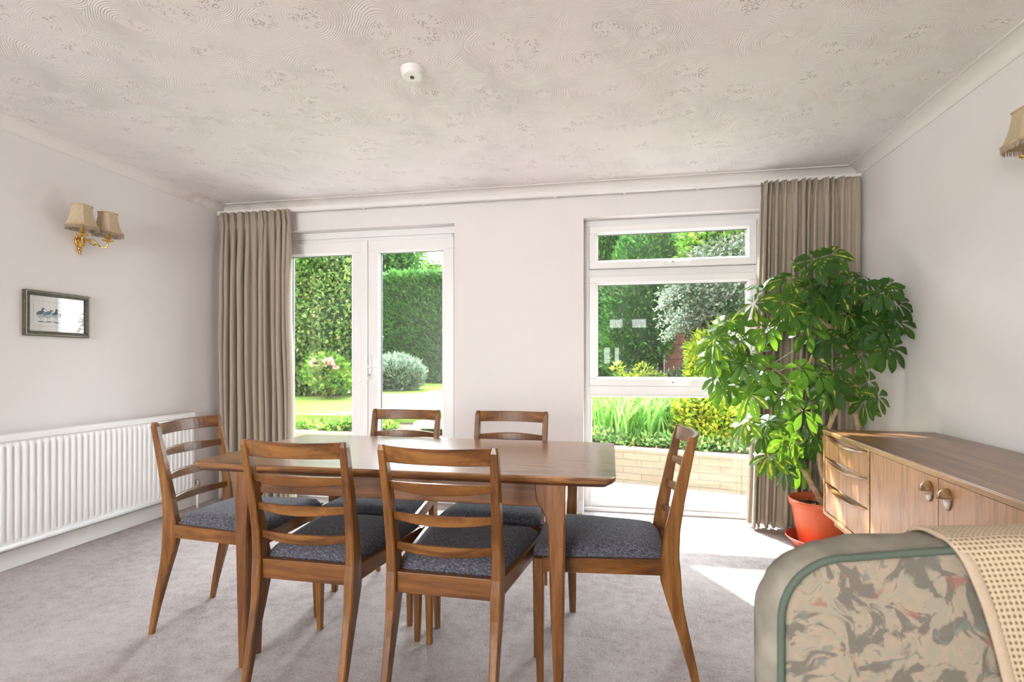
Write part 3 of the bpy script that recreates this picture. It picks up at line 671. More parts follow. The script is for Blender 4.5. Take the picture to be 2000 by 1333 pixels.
# ------------------------------------------------------------------ dining table
TX0, TX1, TY0, TY1, TZ = -1.485, 0.018, 1.640, 2.386, 0.742
tcx, tcy = (TX0 + TX1) / 2, (TY0 + TY1) / 2; hx_, hy_ = (TX1 - TX0) / 2, (TY1 - TY0) / 2
t = thing('dining_table', 'long teak dining table with a centre seam and rounded corners', 'table', (tcx, tcy, 0))
def rrect(x0, x1, y0, y1, r, z, left=True, right=True, n=6):
    P = []
    for cx, cy, a0, on in ((x1 - r, y1 - r, 0, right), (x0 + r, y1 - r, 90, left), (x0 + r, y0 + r, 180, left), (x1 - r, y0 + r, 270, right)):
        if on: P += [(cx + r * math.cos(R(a0 + 90 * k / n)), cy + r * math.sin(R(a0 + 90 * k / n)), z) for k in range(n + 1)]
        else: P.append((x1 if a0 in (0, 270) else x0, y1 if a0 in (0, 90) else y0, z))
    return P
for x0, x1, L, Rr in ((-hx_, -0.0014, True, False), (0.0014, hx_, False, True)):
    mb = MB()
    e0 = 0.010
    rings = [rrect(x0 + (e0 if L else 0), x1 - (e0 if Rr else 0), -hy_ + e0, hy_ - e0, 0.030, TZ - 0.021, L, Rr),
             rrect(x0 + (0.001 if L else 0), x1 - (0.001 if Rr else 0), -hy_ + 0.001, hy_ - 0.001, 0.036, TZ - 0.012, L, Rr),
             rrect(x0, x1, -hy_, hy_, 0.037, TZ - 0.006, L, Rr),
             rrect(x0 + (0.002 if L else 0), x1 - (0.002 if Rr else 0), -hy_ + 0.002, hy_ - 0.002, 0.036, TZ - 0.0005, L, Rr),
             rrect(x0 + (0.004 if L else 0), x1 - (0.004 if Rr else 0), -hy_ + 0.004, hy_ - 0.004, 0.034, TZ, L, Rr)]
    mb.loops(rings); mb.build('table_top', M['ttop'], t)
mb = MB(); mb.loops([rrect(-hx_ + 0.03, hx_ - 0.03, -hy_ + 0.03, hy_ - 0.03, 0.02, TZ - 0.034), rrect(-hx_ + 0.012, hx_ - 0.012, -hy_ + 0.012, hy_ - 0.012, 0.03, TZ - 0.0212)]); mb.build('top_underframe', M['tedge'], t)
lx, ly = 0.568, 0.318
for sy in (-1, 1):
    mb = MB(); y = sy * (ly - 0.004); mb.box(-lx + 0.03, lx - 0.03, y - 0.011, y + 0.011, 0.632, TZ - 0.034); mb.build('apron', M['tableX'], t, bevel=0.003)
for sx in (-1, 1):
    mb = MB(); x = sx * (lx - 0.004); mb.box(x - 0.011, x + 0.011, -ly + 0.03, ly - 0.03, 0.632, TZ - 0.034); mb.build('end_apron', M['tableZ'], t, bevel=0.003)
for sx in (-1, 1):
    for sy in (-1, 1):
        mb = MB(); rings = []
        for z, xi, yi, w_ in ((0.0, 0.0, 0.0, 0.027), (0.25, 0.002, 0.002, 0.039), (0.46, 0.003, 0.003, 0.048), (0.575, 0.004, 0.004, 0.053), (0.605, 0.009, 0.009, 0.056), (0.632, 0.018, 0.018, 0.058), (0.655, 0.034, 0.030, 0.060), (TZ - 0.034, 0.040, 0.036, 0.060)):
            # outer faces stay straight, inner faces flare towards the aprons
            ox, oy = lx + 0.026, ly + 0.026
            o2 = 0.010 * (1 - min(z / 0.7, 1)) + (0.0)
            xa, xb = ox - o2, ox - o2 - w_ - xi; ya, yb = oy - o2, oy - o2 - w_ - (yi if z > 0.5 else 0)
            c = 0.006 if z < 0.6 else 0.004
            P = [(xa, ya - c), (xa - c, ya), (xb + c, ya), (xb, ya - c), (xb, yb + c), (xb + c, yb), (xa - c, yb), (xa, yb + c)]
            rings.append([(sx * px, sy * pyy, z) for px, pyy in P])
        mb.loops(rings); mb.build('leg', M['tableZ'], t)

# ------------------------------------------------------------------ dining chairs
def make_chair(label, loc, rz):
    t = thing('dining_chair', label, 'chair', loc, rz, 'ladder back chairs around the dining table')
    def post_y(z):   # centre line of rear leg and back post, and its depth
        return interp(z, [0, .10, .20, .30, .36, .40, .46, .55, .70, .855], [-.292, -.272, -.246, -.219, -.206, -.201, -.200, -.209, -.238, -.272])
    def post_d(z): return interp(z, [0, .12, .25, .34, .38, .42, .48, .60, .855], [.021, .030, .041, .056, .066, .066, .056, .042, .027])
    def post_x(z): return interp(z, [0, .40, .855], [.166, .164, .172])
    def post_w(z): return interp(z, [0, .30, .42, .6, .855], [.020, .028, .032, .028, .025])
    for sx in (-1, 1):
        mb = MB(); rings = []
        for z in (0, .04, .10, .16, .22, .27, .31, .345, .38, .42, .46, .50, .55, .62, .70, .78, .84, .857):
            y, d, x, w_ = post_y(z), post_d(z) / 2, post_x(z), post_w(z) / 2; c = 0.004
            if z == .857: d -= .004; w_ -= .004
            rings.append([(sx * x + sx * a, y + b_, z) for a, b_ in ((w_, -d + c), (w_ - c, -d), (-w_ + c, -d), (-w_, -d + c), (-w_, d - c), (-w_ + c, d), (w_ - c, d), (w_, d - c))])
        mb.loops(rings); mb.build('leg', M['chairZ'], t)
        mb = MB(); rings = []
        for z in (0, .15, .30, .40, .448):
            w_ = interp(z, [0, .4], [.021, .036]) / 2; x = interp(z, [0, .4], [.212, .216]); y = interp(z, [0, .4], [.222, .228]); c = .004
            rings.append([(sx * x + a, y + b_, z) for a, b_ in ((w_, -w_ + c), (w_ - c, -w_), (-w_ + c, -w_), (-w_, -w_ + c), (-w_, w_ - c), (-w_ + c, w_), (w_ - c, w_), (w_, w_ - c))])
        mb.loops(rings); mb.build('leg', M['chairZ'], t)
        # side rail from rear post to front leg
        mb = MB(); rings = []
        for q in (0, .25, .5, .75, 1):
            y = lerp(-.176, .212, q); x = lerp(.170, .222, q); hb = lerp(.396, .402, q)
            rings.append([(sx * (x + a), y, z) for a, z in ((.011, hb + .004), (.011, .452), (-.011, .452), (-.011, hb))])
        mb.loops(rings); mb.build('side_rail', M['chairY'], t, bevel=0.002)
    mb = MB(); mb.box(-.150, .150, -.218, -.196, .394, .458); mb.build('rear_rail', M['chairX'], t, bevel=0.002)
    mb = MB(); mb.box(-.200, .200, .220, .242, .402, .450); mb.build('front_rail', M['chairX'], t, bevel=0.002)
    # upholstered drop-in seat, wider at the front
    mb = MB(); NX, NY = 16, 16
    def seat_pt(u, v_, top):
        y = lerp(-.190, .252, v_); hw_ = lerp(.163, .222, v_)
        x = lerp(-hw_, hw_, u)
        ex, ey = abs(2 * u - 1), abs(2 * v_ - 1)
        dome = (1 - ex ** 4) * (1 - ey ** 4)
        edge = (1 - max(ex, ey) ** 14)
        z = .456 + (.026 * edge + .014 * dome) if top else .452
        k = 1 - .03 * (ex * ey) ** 6
        return (x * k, (y - .03) * k + .03, z)
    for top in (True, False):
        vs_ = [seat_pt(i / NX, j / NY, top) for j in range(NY + 1) for i in range(NX + 1)]
        fs_ = [(j * (NX + 1) + i, j * (NX + 1) + i + 1, (j + 1) * (NX + 1) + i + 1, (j + 1) * (NX + 1) + i) for j in range(NY) for i in range(NX)]
        mb.add(vs_, fs_)
    n0 = (NX + 1) * (NY + 1)
    bd = [i for i in range(NX + 1)] + [j * (NX + 1) + NX for j in range(1, NY + 1)] + [NY * (NX + 1) + i for i in range(NX - 1, -1, -1)] + [j * (NX + 1) for j in range(NY - 1, 0, -1)]
    for a, b_ in zip(bd, bd[1:] + bd[:1]): mb.f.append((a, b_, n0 + b_, n0 + a)); mb.mi.append(0)
    mb.build('seat_pad', M['seat'], t, smooth=True)
    # curved top rail and three curved slats
    def slat(name, z0, hm, he, th, sag, hw_, chamf=0.003):
        rings = []; n = 14
        for k in range(n + 1):
            q = -1 + 2 * k / n; x = hw_ * q
            hgt = lerp(hm, he, abs(q) ** 1.6) / 2
            y = post_y(z0) - sag * (1 - q * q); th_ = lerp(th, th * 0.75, abs(q)) / 2
            lean = (post_y(z0 + hgt) - post_y(z0 - hgt)) / 2
            rings.append([(x, y + dy + dz_ / max(hgt, 1e-6) * lean, z0 + dz_) for dy, dz_ in ((-th_, -hgt + chamf), (-th_ + chamf, -hgt), (th_ - chamf, -hgt), (th_, -hgt + chamf), (th_, hgt - chamf), (th_ - chamf, hgt), (-th_ + chamf, hgt), (-th_, hgt - chamf))])
        MB().loops(rings).build(name, M['chairX'], t)
    slat('top_rail', .829, .049, .052, .022, .034, .162)
    for z0, hm in ((.731, .036), (.634, .034), (.538, .032)): slat('back_slat', z0, hm, .024, .016, .035, .156)
    return t
def copy_tree(o, parent=None):
    c = o.copy(); COL.objects.link(c); c.parent = parent
    for ch in [x for x in o.children]: copy_tree(ch, c)
    return c
CH0 = make_chair('teak ladder back chair pulled up at the left end of the table, by the radiator', (-1.535, 1.995, 0), R(-90))
def chair(label, x, y, rz):
    c = copy_tree(CH0); c.location = (x, y, 0); c.rotation_euler = (0, 0, R(rz)); c['label'] = label
chair('left of the two near chairs seen from behind, teak ladder back tucked under the table', -0.965, 1.757, -1.0)
chair('right of the two near chairs seen from behind, standing by the near right table leg', -0.488, 1.735, -1.5)
chair('teak ladder back chair at the right end of the table by the tall window', -0.008, 1.965, 90)
chair('far chair across the table in front of the french doors', -1.035, 2.305, 180)
chair('far chair across the table in front of the white wall beside the tall window', -0.487, 2.303, 179)

# ------------------------------------------------------------------ sideboard
t = thing('sideboard', 'long teak sideboard with three drawers and scoop handled doors', 'sideboard', (1.087, 2.985, 0), R(183.0))
# local: +x runs... after the turn local x -> world -x ; we build with local axes u (depth, towards wall = -x) and v (along = +y towards camera)
t.rotation_euler = (0, 0, R(-3.0))
SD, SL, SZ0, SZ1 = 0.50, 1.610, 0.315, 0.752
def sbx(u0, u1, v0, v1, z0, z1, mb): return mb.box(u0, u1, -v1, -v0, z0, z1)   # u: depth from front, v: distance from window end
mb = MB(); sbx(0.0, SD, 0, SL, SZ1 - 0.022, SZ1, mb); mb.build('top_board', M['sbtop'], t, bevel=0.004, seg=3)
mb = MB(); sbx(-0.004, 0.004, 0, SL, SZ1 - 0.021, SZ1 - 0.0015, mb); mb.build('front_lipping', M['sbedge'], t, bevel=0.003)
for v0 in (0.0, SL - 0.018): mb = MB(); sbx(0.0, SD, v0, v0 + 0.018, SZ0, SZ1 - 0.022, mb); mb.build('side_panel', M['sbedge'], t, bevel=0.002)
mb = MB(); sbx(0.0, SD, 0.018, SL - 0.018, SZ0, SZ0 + 0.018, mb); mb.build('bottom_board', M['sbedge'], t, bevel=0.002)
mb = MB(); sbx(SD - 0.012, SD, 0.018, SL - 0.018, SZ0 + 0.018, SZ1 - 0.022, mb); mb.build('back_board', M['sbedge'], t)
mb = MB(); sbx(0.0, SD - 0.02, 0.546, 0.562, SZ0 + 0.018, SZ1 - 0.022, mb); mb.build('divider', M['sbedge'], t)
zi0, zi1 = SZ0 + 0.020, SZ1 - 0.024
hgts = [0.115, 0.130, zi1 - zi0 - 0.245]
z = zi1
for k, hg in enumerate(hgts):
    z0, z1 = z - hg + 0.002, z - 0.001; z -= hg
    v0, v1 = 0.020, 0.544
    mb = MB(); n = 20; fs_ = []; 
    # drawer front whose upper edge is scooped below the pull
    top = [(v0 + (v1 - v0) * i / n, z1 - 0.006 - 0.020 * math.sin(math.pi * min(max((i / n - 0.08) / 0.84, 0), 1))) for i in range(n + 1)]
    fr_ = [(0.004, -vv_, zz) for vv_, zz in top] + [(0.004, -v1, z0), (0.004, -v0, z0)]
    bk_ = [(0.020, p[1], p[2]) for p in fr_]
    mb.loops([fr_, bk_]); dr = mb.build('drawer', M['sbfront'], t)
    # lens shaped carved lip standing proud along that edge
    rings = []
    for i in range(25):
        q = i / 24; vv_ = v0 + 0.03 + (v1 - v0 - 0.05) * q; s = math.sin(math.pi * q) ** 0.8 + 0.02
        zc = z1 - 0.009 - 0.012 * math.sin(math.pi * q)
        rings.append([(0.003 - 0.026 * s, -vv_, zc + 0.005 * s), (0.003 - 0.022 * s, -vv_, zc - 0.004 * s), (0.004, -vv_, zc - 0.018 * s), (0.012, -vv_, zc - 0.012 * s), (0.012, -vv_, zc - 0.003 * s), (0.003 - 0.012 * s, -vv_, zc - 0.001 * s)])
    MB().loops(rings).build('carved_pull', M['sbpull'], dr, smooth=False)
    mb = MB(); sbx(0.021, 0.30, v0, v1, z0 + 0.005, z1 - 0.003, mb); mb.build('drawer_box', M['sbpull'], dr)
dv = [0.564, 1.077, 1.590]
for k in range(2):
    v0, v1 = dv[k] + 0.0015, dv[k + 1] - 0.0015
    mb = MB(); sbx(0.003, 0.021, v0, v1, zi0, zi1, mb); d_ = mb.build('door', M['sbfront'], t, bevel=0.001)
    hv = v1 - 0.052 if k % 2 == 0 else v0 + 0.052
    zc = zi1 - 0.054
    # scoop handle: egg shaped hood over a dished disc
    mb = MB(); mb.lathe([(0.0, 0), (0.026, 0.0), (0.027, 0.003), (0.024, 0.004), (0.0, 0.002)], (0, 0, 0), 28, cap=False)
    vs2 = [(0.003 - z_, -hv + x_ * 0.92, zc + y_ * 1.28) for x_, y_, z_ in mb.v]; mb2 = MB(); mb2.add(vs2, mb.f)
    M_ = 14; rg = []
    for i in range(M_ + 1):
        a = math.pi * i / M_
        rg.append([])
        for j in range(9):
            # hood covers upper part; mouth is slanted
            bta = j / 8 * math.pi * (0.50 + 0.05 * math.cos(a))
            yy = math.cos(bta); rr = math.sin(bta)
            rg[-1].append((0.003 - 0.030 * rr * math.sin(a) - 0.001, -hv + 0.0245 * rr * math.cos(a), zc + 0.0345 * yy))
    hd = mb2.build('scoop_handle', M['sbpull'], d_, smooth=True)
    mb3 = MB(); mb3.loops(rg, cap=False, closed=False); hh_ = mb3.build('hood', M['sbpull'], hd, smooth=True)
    so = hh_.modifiers.new('t', 'SOLIDIFY'); so.thickness = 0.002
mb = MB(); sbx(0.035, 0.06, 0.05, SL - 0.05, SZ0 - 0.045, SZ0, mb); sbx(SD - 0.08, SD - 0.055, 0.05, SL - 0.05, SZ0 - 0.045, SZ0, mb)
sbx(0.06, SD - 0.08, 0.05, 0.075, SZ0 - 0.045, SZ0, mb); sbx(0.06, SD - 0.08, SL - 0.075, SL - 0.05, SZ0 - 0.045, SZ0, mb)
mb.build('base_frame', M['sbedge'], t, bevel=0.002)
for uu in (0.06, SD - 0.085):
    for vv_ in (0.19, SL - 0.19):
        mb = MB(); mb.lathe([(0.012, 0), (0.020, SZ0 - 0.045)], (uu + 0.01, -vv_, 0), 16); mb.build('leg', M['sbedge'], t, smooth=True)

# ------------------------------------------------------------------ umbrella plant
PC = Vector((1.235, 3.405, 0)); rnd = random.Random(11)
sc_ = thing('plant_saucer', 'dark red plastic saucer under the orange plant pot', 'saucer', (PC.x, PC.y, 0))
MB().lathe([(0.0, 0.0), (0.145, 0.0), (0.150, 0.004), (0.190, 0.052), (0.197, 0.058), (0.199, 0.062), (0.194, 0.064), (0.186, 0.056), (0.146, 0.010), (0.0, 0.008)], (0, 0, 0), 56, cap=False).build('dish', M['saucer'], sc_, smooth=True)
pl = thing('potted_umbrella_plant', 'tall variegated umbrella plant in an orange plastic pot by the window', 'plant', (PC.x, PC.y, 0.009))
MB().lathe([(0.0, 0.0), (0.118, 0.0), (0.123, 0.004), (0.163, 0.235), (0.165, 0.240), (0.176, 0.243), (0.181, 0.262), (0.180, 0.276), (0.174, 0.280), (0.168, 0.276), (0.160, 0.235), (0.155, 0.225)], (0, 0, 0), 64, cap=False).build('pot', M['terracotta'], pl, smooth=True)
MB().lathe([(0.0, 0.236), (0.05, 0.240), (0.10, 0.236), (0.1585, 0.232)], (0, 0, 0), 40, cap=False).build('soil', M['soil'], pl, smooth=True)
M['dry'] = plain('dry_leaf', (0.50, 0.27, 0.12), 0.9, noise_amt=0.5, nscale=60)
mb = MB()
for k in range(46):
    a, r_ = rnd.uniform(0, 6.28), rnd.uniform(0.03, 0.145); c = Vector((r_ * math.cos(a), r_ * math.sin(a), 0.243 + rnd.uniform(0, 0.012))); d = Vector((rnd.uniform(-1, 1), rnd.uniform(-1, 1), rnd.uniform(-.15, .25))).normalized(); s = d.cross(Vector((0, 0, 1))); L_ = rnd.uniform(.02, .045)
    mb.add([c, c + d * L_ * .5 + s * L_ * .2 + Vector((0, 0, .004)), c + d * L_, c + d * L_ * .5 - s * L_ * .2], [(0, 1, 2, 3)])
tag(mb.build('fallen_leaves', M['dry'], pl, fixn=False), kind='stuff')
PB = Vector((PC.x, PC.y, 0.009))
def trunk(pts, r0, r1, name='trunk', mat='ubark'):
    P = catmull([Vector(p) - PB for p in pts], 8); n = len(P)
    rad = [lerp(r0, r1, i / (n - 1)) * (1 + 0.10 * math.sin(i * 2.3)) for i in range(n)]
    MB().tube(P, rad, 10).build(name, M[mat], pl, smooth=True)
    return [p + PB for p in P]
Z6 = lambda x, y: (1340 + x / 2.15, 460 + y / 2.15)
def Q(x, y, d): u, v_ = Z6(x, y); return PY(u, v_, d)
base = Vector((PC.x + 0.0, PC.y, 0.235))
sk = []
sk += trunk([Vector((1.245, 3.39, .235)), Q(530, 1050, 3.38), Q(482, 960, 3.36), Q(466, 860, 3.36), Q(470, 760, 3.38), Q(488, 650, 3.40), Q(510, 560, 3.42), Q(545, 480, 3.42)], .017, .010)
sk += trunk([Q(488, 655, 3.40), Q(440, 620, 3.38), Q(395, 580, 3.36), Q(330, 520, 3.34), Q(275, 445, 3.32), Q(235, 410, 3.30)], .008, .004, 'branch')
sk += trunk([Vector((1.29, 3.37, .235)), Q(560, 960, 3.34), Q(575, 880, 3.32), Q(605, 795, 3.32), Q(650, 690, 3.32), Q(688, 560, 3.33), Q(672, 470, 3.34), Q(625, 410, 3.36), Q(575, 350, 3.38), Q(560, 280, 3.38)], .014, .009)
sk += trunk([Vector((1.30, 3.43, .235)), Vector((1.41, 3.42, .45)), Q(722, 812, 3.38), Q(708, 740, 3.38), Q(692, 682, 3.38), Q(712, 640, 3.38), Q(718, 560, 3.37), Q(745, 470, 3.34), Q(790, 400, 3.30), Q(820, 300, 3.28)], .016, .007)
sk += trunk([Q(625, 410, 3.36), Q(640, 300, 3.38), Q(625, 200, 3.40), Q(600, 120, 3.40)], .008, .005, 'branch')
sk += trunk([Q(625, 410, 3.36), Q(540, 330, 3.32), Q(460, 270, 3.28), Q(370, 250, 3.25)], .007, .004, 'branch')
sk += trunk([Q(470, 800, 3.36), Q(420, 830, 3.32), Q(370, 850, 3.30)], .006, .004, 'branch')
trunk([Q(368, 537, 3.34), Q(430, 497, 3.38), Q(490, 457, 3.42)], .0015, .0015, 'support_string', 'plastic')
CLU = [(605,90),(665,115),(545,110),(485,150),(430,190),(310,215),(290,290),(520,225),(560,270),(470,290),(410,290),(330,390),(400,375),(440,335),(620,155),(640,235),(700,200),(745,190),(855,215),(820,240),(880,290),(800,305),(760,280),(720,330),(860,350),(905,370),(820,395),(780,430),(820,480),(860,475),(740,400),(690,490),(730,500),(670,330),(620,325),(580,300),(500,330),(520,400),(600,450),(560,430),(640,390),(150,380),(190,370),(120,440),(165,450),(230,440),(110,520),(150,520),(200,545),(130,600),(150,640),(190,625),(240,610),(270,670),(300,610),(240,540),(275,500),(330,560),(330,620),(425,620),(400,680),(440,690),(480,560),(510,600),(560,590),(600,640),(620,560),(590,665),(700,610),(760,620),(795,680),(740,700),(490,740),(490,790),(540,835),(350,790),(290,780),(330,830),(400,800),(370,870),(350,930),(420,860),(440,920),(480,870),(530,885),(475,980),(420,990),(250,785),(590,200),(680,260),(210,480),(450,240),(370,180),(780,360),(650,440)]
for ci, (cx_, cy_) in enumerate(CLU):
    dep = interp(cx_, [100, 400, 650, 920], [3.28, 3.30, 3.34, 3.16]) + rnd.uniform(-0.13, 0.10)
    if cy_ > 560: dep += 0.04
    if cx_ > 700: dep = min(dep, 3.30)
    C = Q(cx_, cy_, dep)
    if C.x > XR - 0.09: C.x = XR - 0.09
    # nearest skeleton point below the cluster
    best = min(sk, key=lambda p: (p - C).length + (0.25 * max(0, p.z - C.z + 0.02)))
    out = C - best; out.z *= 0.5
    if out.length < 0.03: out = Vector((rnd.uniform(-1, 1), -0.6, 0))
    out.normalize()
    n_ = (Vector((out.x * 0.8, out.y * 0.5 - 0.55, 0.45)) + Vector((rnd.uniform(-.35, .35), rnd.uniform(-.25, .25), rnd.uniform(-.2, .25)))).normalized()
    mb = MB(); mb.uv = []; att = []
    # petiole
    mid = best.lerp(C, 0.5) + Vector((0, 0, 0.02))
    P = catmull([best - PB, mid - PB, C - PB], 4)
    n0 = len(mb.v); mb.tube(P, 0.0022, 5, mi=1); mb.uv += [(0, 0)] * (len(mb.v) - n0); att += [0.5] * (len(mb.f))
    ax1 = n_.cross(Vector((0, 0, 1))).normalized(); ax2 = n_.cross(ax1)
    nl = rnd.choice((7, 8, 8, 9)); a0 = rnd.uniform(0, 6.28); size = rnd.uniform(0.084, 0.122)
    vr = rnd.random()
    for k in range(nl):
        a = a0 + 2 * math.pi * k / nl + rnd.uniform(-.12, .12)
        d = (ax1 * math.cos(a) + ax2 * math.sin(a)); L_ = size * rnd.uniform(.82, 1.08); W_ = L_ * rnd.uniform(.43, .52)
        droop = rnd.uniform(.2, .55)
        ys_ = 9; xs_ = 5; start = len(mb.v)
        side = n_.cross(d).normalized()
        for i in range(ys_):
            q = i / (ys_ - 1)
            wd = W_ * 0.5 * interp(q, [0, .15, .3, .45, .6, .75, .87, .95, 1], [.03, .22, .50, .80, 1.0, .98, .72, .42, .10])
            cpt = C - PB + d * (0.012 + L_ * q) + Vector((0, 0, -1)) * droop * L_ * q * q * 0.8 + n_ * (0.012 * (1 - q))
            for j in range(xs_):
                sx_ = (j - 2) / 2
                mb.v.append(tuple(cpt + side * wd * sx_ + n_ * (0.10 * wd * abs(sx_))))
                mb.uv.append((q, 0.5 + 0.5 * sx_))
        val = min(1, max(0, vr * 0.6 + rnd.random() * 0.5))
        for i in range(ys_ - 1):
            for j in range(xs_ - 1):
                s0 = start + i * xs_ + j
                mb.f.append((s0, s0 + 1, s0 + 1 + xs_, s0 + xs_)); mb.mi.append(0); att.append(val)
    o = mb.build('leaf_cluster', [M['uleaf'], M['petiole']], pl, smooth=True, fixn=False)
    # keep leaves off the wall
    me = o.data
    lim = XR - 0.008 - PB.x
    for v_ in me.vertices:
        if v_.co.x > lim: v_.co.x = lim - 0.01 * random.random()
        if v_.co.y > 3.655 - PB.y: v_.co.y = 3.655 - PB.y
    A_ = me.attributes.new('rnd', 'FLOAT', 'FACE'); A_.data.foreach_set('value', att)

# ------------------------------------------------------------------ armchair and throw (near right)
af = 0.90
A0 = Vector((-SY * af + CY_ * 0.448, CY_ * af + SY * 0.448, 0)); ROT = R(10.6 - 6.0)
t = thing('armchair', 'armchair in faded floral slipcover with green piping, at the near right corner', 'armchair', A0, ROT)
AW, AZ0, AZ1, AR = 0.92, 0.14, 0.771, 0.110
def outline(off, n=10, zb=AZ0):
    P = []; x0, x1, z1 = -off * 1.9, AW + off * 1.9, AZ1 + off * 0.35; r = AR + off * 0.6
    P.append((x0 + 0.0, zb)); 
    for i in range(9): P.append((x0 + (0.010 if i > 4 else 0.006 * i / 4), lerp(zb, z1 - r, (i + 1) / 10)))
    for i in range(n + 1): a = math.pi - i / n * math.pi / 2; P.append((x0 + 0.010 + r + r * math.cos(a), z1 - r + r * math.sin(a)))
    for i in range(1, 16): q = i / 16; P.append((lerp(x0 + 0.01 + r, x1 - r, q), z1 + 0.028 * math.sin(math.pi * q)))
    for i in range(n + 1): a = math.pi / 2 - i / n * math.pi / 2; P.append((x1 - r + r * math.cos(a), z1 - r + r * math.sin(a)))
    for i in range(9): P.append((x1, lerp(z1 - r, zb, (i + 1) / 10)))
    P.append((x1, zb)); return P
def wr(p, amt):
    nn = noise.noise(Vector((p[0] * 9, p[1] * 9, p[2] * 9))) + 0.5 * noise.noise(Vector((p[0] * 22, p[1] * 22, p[2] * 22)))
    return amt * nn
# side gusset rings from near edge to far edge
rings = []
for y, off in ((0.0, 0.0), (0.007, 0.006), (0.022, 0.011), (0.045, 0.013), (0.068, 0.011), (0.088, 0.002), (0.104, -0.012), (0.114, -0.04)):
    ring = []
    for x, z in outline(off):
        k = wr((x, y, z), 0.010) if 0.01 < y < 0.1 else 0
        cx = AW / 2; dx = -1 if x < cx else 1
        ring.append((x + dx * k * (0.8 if z < AZ1 - 0.05 else 0.2), y, z + (k if z > AZ1 - 0.12 else 0)))
    rings.append(ring)
MB().loops(rings, cap=True, closed=False).build('back_border', M['floralside'], t, smooth=True)
# face panel nearest the camera, gently padded
rings = []
cxp, czp = AW / 2, (AZ0 + AZ1) / 2
for q in (1.0, 0.97, 0.9, 0.75, 0.5, 0.25, 0.05):
    bul = -0.022 * (1 - q ** 4)
    rings.append([(cxp + (x - cxp) * q, bul, czp + (z - czp) * q) for x, z in outline(-0.002)])
MB().loops(rings, cap=True, closed=True).build('back_panel', M['floral'], t, smooth=True)
P = [(x, -0.004, z) for x, z in outline(0.0)]
MB().tube(P, 0.0062, 10).build('piping', M['piping'], t, smooth=True)
# seat, arms, skirt and feet on the far side of the back
mb = MB(); mb.box(0.16, AW - 0.16, -0.66, -0.03, 0.16, 0.36); mb.build('seat_base', M['floral'], t, bevel=0.04, seg=4)
mb = MB(); mb.box(0.165, AW - 0.165, -0.68, -0.045, 0.365, 0.46); mb.build('seat_cushion', M['floral'], t, bevel=0.04, seg=4)
for x0 in (0.0, AW - 0.15):
    mb = MB(); mb.box(x0, x0 + 0.15, -0.66, -0.03, 0.14, 0.50); mb.build('arm', M['floral'], t, bevel=0.06, seg=5)
for x0 in (0.03, AW - 0.09):
    for y0 in (-0.62, 0.03):
        mb = MB(); mb.box(x0, x0 + 0.06, y0, y0 + 0.06, 0.0, 0.16); mb.build('foot', M['tedge'], t, bevel=0.004)
# throw draped over the back
th = thing('throw_blanket', 'cream waffle weave throw draped over the armchair back', 'throw', A0, ROT)
sec = [(0.128, AZ1 - .32), (0.128, AZ1 - .2), (0.126, AZ1 - .10), (0.122, AZ1 - .05), (0.112, AZ1 - .017), (0.092, AZ1 + .003), (0.068, AZ1 + .0105), (0.045, AZ1 + .012), (0.022, AZ1 + .0115), (0.004, AZ1 + .009), (-0.014, AZ1 - .006), (-0.024, AZ1 - .04), (-0.031, AZ1 - .09), (-0.035, AZ1 - .16), (-0.037, AZ1 - .24)]
def crown(x, z): return 0.028 * math.sin(math.pi * min(1, max(0, (x - .125) / .68))) * min(1, max(0, (z - .60) / .1))
ss = catmull([(0, a, b_) for a, b_ in sec], 4)
arc = [0.0]
for a, b_ in zip(ss[:-1], ss[1:]): arc.append(arc[-1] + (b_ - a).length)
mb = MB(); mb.uv = []; NX = 40
for i, p in enumerate(ss):
    front = max(0.0, AZ1 + .02 - p.z) if p.y < 0.02 else 0.0
    # left edge swings right on its way down the face
    xl = 0.275 + 0.30 * front - 0.40 * max(0, front - 0.1) ** 2 
    xr = 0.80
    for k in range(NX + 1):
        x = lerp(xl, xr, k / NX)
        mb.v.append((x, p.y + 0.004 * noise.noise(Vector((x * 9, p.z * 5, 2))) , p.z + crown(x, p.z) + (0.004 * noise.noise(Vector((x * 12, p.y * 9, 5))))))
        mb.uv.append((x - 0.25 * front, arc[i]))
n1_ = NX + 1
for i in range(len(ss) - 1):
    for k in range(NX): mb.f.append((i * n1_ + k, i * n1_ + k + 1, (i + 1) * n1_ + k + 1, (i + 1) * n1_ + k)); mb.mi.append(0)
o = mb.build('cloth', M['throw'], th, smooth=True); so = o.modifiers.new('t', 'SOLIDIFY'); so.thickness = 0.005; so.offset = 1
s0 = []
for i, p in enumerate(ss):
    front = max(0.0, AZ1 + .02 - p.z) if p.y < 0.02 else 0.0
    s0.append((0.275 + 0.30 * front - 0.40 * max(0, front - 0.1) ** 2, p.y - (0.003 if p.y < .02 else 0), p.z + crown(0.275, p.z) + (0.003 if p.y >= .02 else 0)))
M['hem'] = plain('peach_cream_hem', (0.60, 0.47, 0.34), 0.95, bmp=0.4, bscale=300)
mb = MB(); rings = []
for i, (x, y, z) in enumerate(s0):
    nrm = Vector((0, -1, 0)) if y < 0.0 else Vector((0, 0, 1))
    rings.append([(x - 0.002, y + nrm.y * .001, z + nrm.z * .001), (x - 0.001, y + nrm.y * .0045, z + nrm.z * .0045), (x + 0.016, y + nrm.y * .0032, z + nrm.z * .0032), (x + 0.018, y + nrm.y * .001, z + nrm.z * .001)])
mb.loops(rings); mb.build('hem', M['hem'], th, smooth=True)

